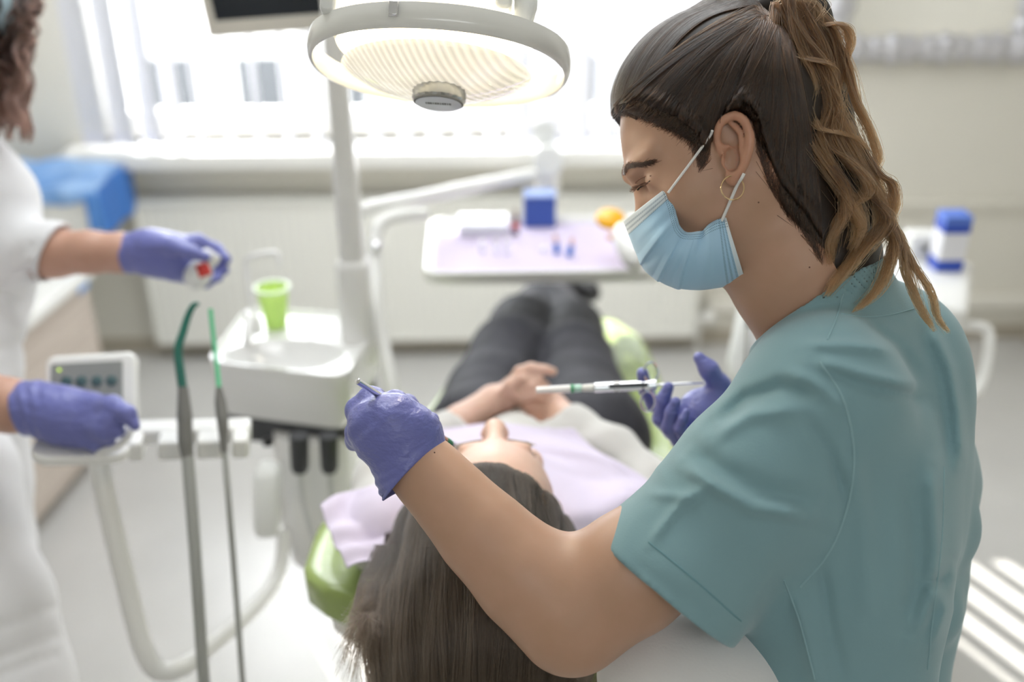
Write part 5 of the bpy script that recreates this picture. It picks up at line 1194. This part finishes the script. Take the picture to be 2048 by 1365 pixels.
LK = [ # curl guides (picture x, y, depth), lock radius, count
 ([(1552, 5, .965), (1547, 35, .955), (1549, 73, .948), (1568, 99, .944), (1604, 114, .94), (1652, 125, .94), (1667, 147, .945), (1650, 190, .945), (1648, 235, .94)], 10, 150),
 ([(1580, -15, .955), (1588, 60, .945), (1605, 110, .94), (1622, 145, .937), (1626, 176, .936), (1617, 220, .935), (1637, 253, .932), (1678, 264, .93), (1714, 278, .935), (1733, 300, .935)], 9, 150),
 ([(1600, 0, .96), (1641, 48, .955), (1672, 46, .952), (1694, 56, .952), (1701, 85, .955), (1692, 121, .955), (1690, 147, .955), (1698, 180, .95)], 8, 110),
 ([(1640, 40, .96), (1680, 95, .955), (1700, 147, .95), (1714, 205, .95), (1733, 249, .948), (1755, 311, .95), (1751, 341, .95), (1765, 380, .95)], 9, 120),
 ([(1640, 180, .94), (1652, 278, .935), (1696, 315, .93), (1729, 352, .928), (1733, 385, .93), (1700, 410, .93), (1674, 450, .93), (1667, 498, .935), (1655, 540, .94)], 11, 170),
 ([(1720, 290, .94), (1755, 344, .938), (1784, 366, .94), (1788, 410, .94), (1769, 450, .935), (1780, 473, .935), (1802, 498, .94), (1822, 540, .94)], 10, 140),
 ([(1745, 390, .935), (1773, 440, .932), (1716, 508, .925), (1681, 554, .922), (1652, 592, .925)], 12, 160),
 ([(1760, 420, .935), (1790, 478, .93), (1780, 522, .925), (1752, 585, .918), (1706, 624, .915)], 10, 130),
 ([(1775, 430, .94), (1804, 490, .935), (1815, 560, .935), (1843, 617, .935), (1868, 663, .935)], 8, 90),
 ([(1785, 450, .945), (1822, 518, .94), (1857, 578, .94), (1875, 631, .945), (1896, 666, .95)], 7, 70),
 ([(1560, 10, .96), (1590, 80, .95), (1600, 160, .945), (1618, 260, .94), (1660, 340, .935), (1700, 400, .93), (1720, 450, .925), (1700, 500, .922)], 18, 220),
 ([(1600, 0, .96), (1640, 90, .95), (1655, 180, .945), (1690, 260, .94), (1720, 330, .94), (1760, 400, .94), (1760, 460, .935), (1735, 500, .93)], 18, 220),
 ([(1590, 20, .955), (1630, 130, .945), (1670, 200, .94), (1665, 260, .935), (1700, 330, .935), (1745, 370, .935), (1770, 430, .935), (1810, 510, .94), (1835, 590, .94)], 12, 130),
 ([(1660, 330, .93), (1690, 380, .925), (1688, 430, .922), (1664, 480, .925), (1660, 530, .93)], 10, 90),
 ([(1620, 0, .965), (1665, 70, .958), (1672, 150, .955), (1662, 210, .948), (1690, 290, .945), (1735, 340, .945), (1748, 400, .94)], 16, 170),
 ([(1570, 0, .955), (1600, 60, .948), (1640, 120, .945), (1660, 200, .94), (1640, 260, .935), (1665, 330, .932), (1690, 370, .93)], 12, 130),
 ([(1530, 30, .95), (1520, 60, .945), (1505, 90, .945), (1498, 60, .95)], 6, 20),
]
st = []
for gpts, rad, cnt in LK:
    gc = catmull([P(*q) for q in gpts], 7); n = len(gc); r_ = px(rad, .94)
    for k in range(cnt):
        a = rg.uniform(0, 6.28); rr_ = r_*math.sqrt(rg.random())*(1.0 if k % 7 else 1.8); t = np.linspace(0, 1, n)
        env = .45+.75*np.sin(np.pi*np.clip(t*.9+.05, 0, 1)); ph = rg.normal()*.35; tw = a+t*2.2
        o = (np.cos(tw)*rr_*env)[:, None]*cR+(np.sin(tw)*rr_*env*.9)[:, None]*cF+(np.sin(tw*1.0+ph)*rr_*env*.55)[:, None]*cU
        o = o+(np.sin(t*14+ph*3)*.0012)[:, None]*cR
        cut = n-rg.integers(0, max(2, n//6)); st.append((gc+o)[:cut])
for c in range(14):
    y0_ = rg.uniform(60, 420); x0_ = np.interp(y0_, [60, 150, 300, 420], [1695, 1700, 1745, 1785]); st.append(catmull([P(x0_-20, y0_-30, .95), P(x0_+rg.uniform(2, 10), y0_+20, .95), P(x0_+rg.uniform(8, 26), y0_+70, .95), P(x0_+rg.uniform(15, 50), y0_+130, .955)], 6)[:rg.integers(12, 19)])
hmT = hair_mat('dentist_hair_ombre', (.030, .014, .007), (.19, .090, .036), .3, .9, -.1, .9)
hair('ponytail_strands', st, hmT, dT, .00030, .00012)
hair('hair_tie_wisps', [catmull([P(1560+rg.normal()*8, 8, .97), P(1580+rg.normal()*20, -20, .96), P(1610+rg.normal()*25, 5, .955), P(1625+rg.normal()*25, 60, .95)], 6) for _ in range(60)], hmT, dT, .0003, .0001)
# ================================================================== instruments in her hands
sy = thing('dental_syringe', 'metal dental syringe with a white needle cap held level above the chest of the patient', 'syringe', nm(P(1250, 772, 1.21)))
s0, s1 = P(1072, 781, 1.20), P(1448, 764, 1.20); sa = unit(s1-s0); sL = np.linalg.norm(s1-s0)
SX = lambda x: (x-1072)/376*sL
whp = mat('white_needle_cap', (.85, .85, .86), .35)
def cyl(name, x0, x1, r0, r1, m, par=sy, n=18): return obj(name, lathe(Geo(), s0, sa, [(px(r0, 1.2)*.8, SX(x0)), (px(r0, 1.2), SX(x0)+.0006), (px(r1, 1.2), SX(x1)-.0006), (px(r1, 1.2)*.8, SX(x1))], n), m, par, smooth=50)
cyl('needle_cap', 1072, 1141, 6.5, 8, whp); cyl('cap_ring', 1142, 1147, 9, 9, mat('green_ring', (.10, .42, .22), .4)); cyl('needle_hub', 1148, 1163, 8, 8, mat('pale_green_hub', (.50, .75, .66), .35))
cyl('collar', 1164, 1188, 7, 8, M['white_m']); cyl('barrel', 1188, 1285, 10, 10, M['chrome']); cyl('cartridge_rubber', 1226, 1240, 10.4, 10.4, whp)
g = Geo(); box(g, s0+sa*SX(1256)-cF*px(9, 1.2)+cU*.001, (SX(1150), px(8, 1.2), .0022), (sa, unit(cU), cF)); obj('barrel_window', g, M['grey_d'], sy)
cyl('flange', 1286, 1312, 9, 11, M['chrome']); cyl('plunger', 1312, 1412, 2.2, 2.2, M['chrome'])
for x, y in ((1302, 745), (1296, 803)):
    g = Geo(); c = P(x, y, 1.20); tube(g, [c+cR*px(14, 1.2)*math.cos(a)+cU*px(20, 1.2)*math.sin(a) for a in np.linspace(0, 6.283, 28, endpoint=False)], .0013, 8, closed=True); obj('finger_ring', g, M['chrome'], sy)
g = Geo(); c = P(1430, 766, 1.19); tube(g, [c+cR*px(20, 1.2)*math.cos(a)+(cU*.35+cF*.9)*px(19, 1.2)*math.sin(a) for a in np.linspace(0, 6.283, 30, endpoint=False)], .0016, 8, closed=True); obj('thumb_ring', g, M['chrome'], sy)
mi_ = thing('mouth_mirror', 'slim steel mirror handle with copper tinted lower part and green tip in the left glove', 'mouth mirror', nm(P(800, 820, 1.04)))
ha, hb_ = P(714, 762, .926), P(901, 886, 1.075); hd_ = unit(hb_-ha); HL = np.linalg.norm(hb_-ha)
obj('handle', lathe(Geo(), ha, hd_, [(.0008, 0), (.0030, .001), (.0030, HL*.55), (.0022, HL*.62)], 14), M['chrome'], mi_)
obj('shaft', lathe(Geo(), ha, hd_, [(.0026, HL*.60), (.0028, HL*.95)], 14), mat('copper_tint', (.80, .42, .32), .25, .8), mi_)
obj('tip', lathe(Geo(), ha, hd_, [(.0030, HL*.945), (.0034, HL*.96), (.0030, HL*1.01)], 14), mat('green_tip', (.10, .34, .20), .4), mi_)
# ================================================================== ASSISTANT
aT = thing('person', 'assistant in white tunic with dark curly hair at the left edge holding a small pot', 'person', nm(G(-60, 1500, 0)))
skinA = mat('assistant_skin', (.52, .30, .22), .45, sss=.12, noise=(22, (.56, .33, .25)))
aUp = merged(([(-60, 480, 1.66, 62), (60, 505, 1.64, 47), (110, 507, 1.63, 45), (180, 505, 1.62, 39), (245, 506, 1.62, 36), (290, 506, 1.62, 30)], .02))
aLo = merged(([(-150, 760, 1.48, 66), (-60, 795, 1.45, 58), (20, 812, 1.44, 50), (60, 818, 1.44, 44)], .02))
def fA(p):
    d = sm(field_of(aUp)(p), field_of(aLo)(p), .02)
    d = sm(d, chain(p, [P(-60, 480, 1.66), P(-160, 420, 1.68), P(-200, 640, 1.62), P(-150, 760, 1.48)], [.05, .07, .09, .055], .03), .04)
    d = sm(d, chain(p, [P(-200, 640, 1.62), P(-150, 330, 1.70), P(-110, 180, 1.70)], [.09, .08, .05], .04), .05)
    h = P(-62, -20, 1.70); d = sm(d, ell(p, h, (.075, .095, .105)), .03); d = sm(d, ell(p, h+np.array([.02, -.02, -.055]), (.055, .07, .055)), .03)
    d = sm(d, cone(p, h+np.array([.03, -.095, -.02]), h+np.array([.035, -.105, -.035]), .008, .012), .01)
    return d
q_ = np.vstack([a[0] for a in aUp+aLo]+[[P(-62, -20, 1.70)]]); bodA = sdf_obj('body', fA, q_.min(0)-.17, q_.max(0)+.15, .0045, skinA, aT)
cot = mat('white_cotton', (.76, .76, .78), .85, bump=(400, .25, .001), sheen=.2)
tun = merged(([(-60, 478, 1.66, 78), (20, 495, 1.65, 62), (112, 507, 1.63, 58), (160, 510, 1.62, 60)], .02), ([(-150, 330, 1.72, 130), (-130, 430, 1.70, 160), (-105, 540, 1.68, 150), (-120, 680, 1.66, 140), (-130, 860, 1.64, 150), (-130, 960, 1.64, 155)], .05),
    ([(-100, 330, 1.66, 95), (-60, 400, 1.66, 110), (-55, 480, 1.66, 80)], .05), ([(-150, 740, 1.50, 84), (-80, 780, 1.46, 70)], .03))
t0_, tn_ = P(112, 507, 1.63), unit(.92*cR-.40*cU+.0*cF)
def fT(p):
    q = pixof(p); d = field_of(tun)(p)+.004*wob(p, 20, 31)+.0015*wob(p, 60, 33)
    for a, b, am, w in (((10, 560), (60, 520), -.006, 14), ((0, 600), (40, 640), -.006, 14), ((-20, 700), (45, 690), .006, 14), ((0, 760), (40, 740), -.005, 12)):
        x, t = segd(q[:, :2], a, b); d = d+am*np.exp(-(x/w)**2)
    s = (p-t0_)@tn_; d = smax(d, -np.maximum(-s, (np.linalg.norm(p-t0_, axis=1)-.13)), .001)
    inner = cone(p, t0_-cR*.05, t0_+cR*.05, px(52, 1.63), px(54, 1.63)); d = smax(d, -np.maximum(inner, -(s+.02)), .001)
    return d
lo, hi = pbounds(tun, .02); sdf_obj('tunic', fT, lo, hi, .005, cot, aT, slack=2.2)
lgA = merged(([(-70, 900, 1.72, 120), (-60, 960, 1.72, 108), (-52, 1100, 1.74, 108), (-60, 1300, 1.78, 96), (-60, 1480, 1.80, 86)], .03), ([(-120, 960, 1.56, 150), (-118, 1060, 1.54, 150), (-75, 1230, 1.52, 165), (-50, 1400, 1.52, 178), (-20, 1650, 1.56, 165)], .03))
lo, hi = pbounds(lgA, .02)
def fTr(p):
    q = pixof(p); d = field_of(lgA)(p)+.003*wob(p, 28, 44)
    for y in (1240, 1300, 1335): 
        x, t = segd(q[:, :2], (-40, y+30), (110, y-25)); d = d+.004*np.exp(-(x/9)**2)
    return d
sdf_obj('trousers', fTr, lo, hi, .006, cot, aT)
# gloves
ga = merged(([(232, 506, 1.62, 40), (285, 506, 1.62, 37), (320, 512, 1.62, 40), (350, 520, 1.62, 40)], .02), ([(300, 495, 1.61, 34), (345, 498, 1.61, 30)], .02),
    ([(300, 490, 1.60, 28), (345, 494, 1.58, 18), (385, 506, 1.57, 13), (412, 514, 1.57, 10)], .008),
    ([(345, 495, 1.62, 26), (395, 485, 1.64, 17), (432, 500, 1.65, 14), (453, 519, 1.64, 10)], .006), ([(350, 510, 1.63, 26), (405, 505, 1.66, 16), (440, 520, 1.66, 13), (449, 541, 1.645, 10)], .006),
    ([(350, 530, 1.63, 26), (400, 535, 1.66, 16), (430, 548, 1.655, 12), (436, 556, 1.64, 10)], .006), ([(350, 542, 1.62, 22), (385, 556, 1.645, 15), (412, 566, 1.64, 11), (424, 562, 1.63, 9)], .006))
c0_ = P(228, 507, 1.62)
def fGa(p):
    d = field_of(ga)(p); s = (p-c0_)@unit(cR); d = d+.0010*np.sin(s*260+5*wob(p, 30, 2))*np.exp(-((s-.02)/.03)**2)
    d = smax(d, -s, .001); return d
lo, hi = pbounds(ga, .02); sdf_obj('glove', fGa, lo, hi, .0026, glove, aT)
gb = merged(([(40, 815, 1.44, 50), (75, 818, 1.435, 50), (130, 835, 1.43, 52), (172, 845, 1.43, 50)], .02), ([(120, 818, 1.43, 38), (185, 815, 1.42, 26)], .02),
    ([(180, 812, 1.42, 26), (225, 812, 1.40, 20), (254, 828, 1.39, 17), (270, 852, 1.39, 11)], .008),
    ([(185, 835, 1.42, 34), (222, 838, 1.40, 24), (234, 862, 1.40, 16)], .008), ([(180, 850, 1.42, 36), (208, 858, 1.40, 24), (218, 880, 1.41, 14)], .008), ([(165, 865, 1.425, 32), (190, 880, 1.42, 22), (202, 902, 1.43, 12)], .008))
c1_ = P(42, 812, 1.44); n1_ = unit(.985*cR+.17*cU)
def fGb(p):
    d = field_of(gb)(p); s = (p-c1_)@n1_; d = d+.0010*np.sin(s*300+6*wob(p, 30, 3))*np.exp(-((s-.02)/.03)**2)
    d = smax(d, -s-.003*np.clip(wob(p, 30, 5), -1, 1), .001); return d
lo, hi = pbounds(gb, .02); sdf_obj('glove', fGb, lo, hi, .0024, glove, aT)
# the little white pot in the upper hand
po = thing('plastic_pot', 'small white plastic pot with red label held in the upper glove of the assistant', 'pot', nm(P(405, 535, 1.60)))
pa = unit(P(432, 498, 1.60)-P(398, 548, 1.60)); p0 = P(396, 550, 1.598)
obj('pot_body', lathe(Geo(), p0-pa*.012, pa, [(.008, -.012), (.020, -.007), (.0268, .004), (.0275, .014), (.025, .026), (.018, .034), (.013, .037)], 30, sy=.7), M['white_m'], po, smooth=60)
obj('pot_cap', lathe(Geo(), p0-pa*.012, pa, [(.015, .037), (.0158, .038), (.0158, .052), (.013, .056)], 24), M['white'], po)
pbv = bvh_of([o for o in bpy.data.objects if o.name.startswith('pot_body')][0])
A = np.array([[onto(pbv, 407+(i-4)*3.0+(j-4)*1.1, 540+(j-4)*3.1-(i-4)*1.1, .0007, 1.59) for j in range(9)] for i in range(9)])
V_, F_ = grid_surf(A); obj('label', (V_, F_), mat('red_label', (.62, .05, .04), .5), po, smooth=180, solid=.0006)
# face mask edge and curls
g = Geo(); hN_ = P(-62, -20, 1.70)
A = np.array([[P(x0+(x1-x0)*j/9, y, d0_-.02*math.sin(math.pi*j/9)) for j in range(10)] for (y, x0, x1, d0_) in ((-30, -60, 40, 1.60), (10, -55, 38, 1.595), (50, -50, 32, 1.60), (85, -45, 22, 1.61))])
A = np.array([catmull(A[:, j], 6) for j in range(10)]).transpose(1, 0, 2); V_, F_ = grid_surf(A)
obj('face_mask', (V_, F_), mat('pale_mask_fabric', (.45, .60, .66), .8), aT, smooth=180, solid=.001, label='pale blue surgical mask')
rg = np.random.default_rng(5); st = []; brn = hair_mat('assistant_curls', (.006, .003, .002), (.028, .011, .007), .3, .8, .1, 1.2)
for c in range(110):
    x0 = rg.uniform(-70, 72); d0_ = 1.62+rg.normal()*.04; y1 = rg.uniform(120, 285) if x0 < 55 else rg.uniform(70, 150); x1 = rg.uniform(-40, 40) if x0 < 40 else rg.uniform(25, 62)
    gc = catmull([P(x0, -90, d0_+.04), P(x0+rg.normal()*6, 0, d0_), P((x0+x1)/2+rg.normal()*8, y1*.5, d0_), P(x1, y1, d0_)], 16); n = len(gc)
    ph0 = rg.uniform(0, 6.28); fr = rg.uniform(4, 8); am = rg.uniform(5, 11)
    if 5 < x0 < 36 and y1 > 0: gc = gc+cR*px(22, 1.6)
    for k in range(26):
        t = np.linspace(0, 1, n); ph = ph0+rg.normal()*.25; a = px(am+rg.normal()*1.5, 1.6)*np.clip(t*2.5, .15, 1)
        st.append(gc+(np.cos(t*6.28*fr*.6+ph)*a)[:, None]*cR+(np.sin(t*6.28*fr*.6+ph)*a)[:, None]*cF+rg.normal(size=3)*.0012)
hair('curly_hair', st, brn, aT, .00040, .00020)
hb2 = merged(([(-62, -30, 1.73, 112), (-40, 60, 1.72, 62), (-20, 150, 1.70, 34), (-5, 230, 1.69, 16)], .03))
lo, hi = pbounds(hb2, .02); sdf_obj('hair', lambda p: np.maximum(field_of(hb2)(p)+.004*wob(p, 50, 7), -(np.linalg.norm(p-P(-30, 30, 1.60), axis=1)-.07)), lo, hi, .005, mat('assistant_hair_base', (.02, .011, .008), .6, bump=(60, 1, .01)), aT)
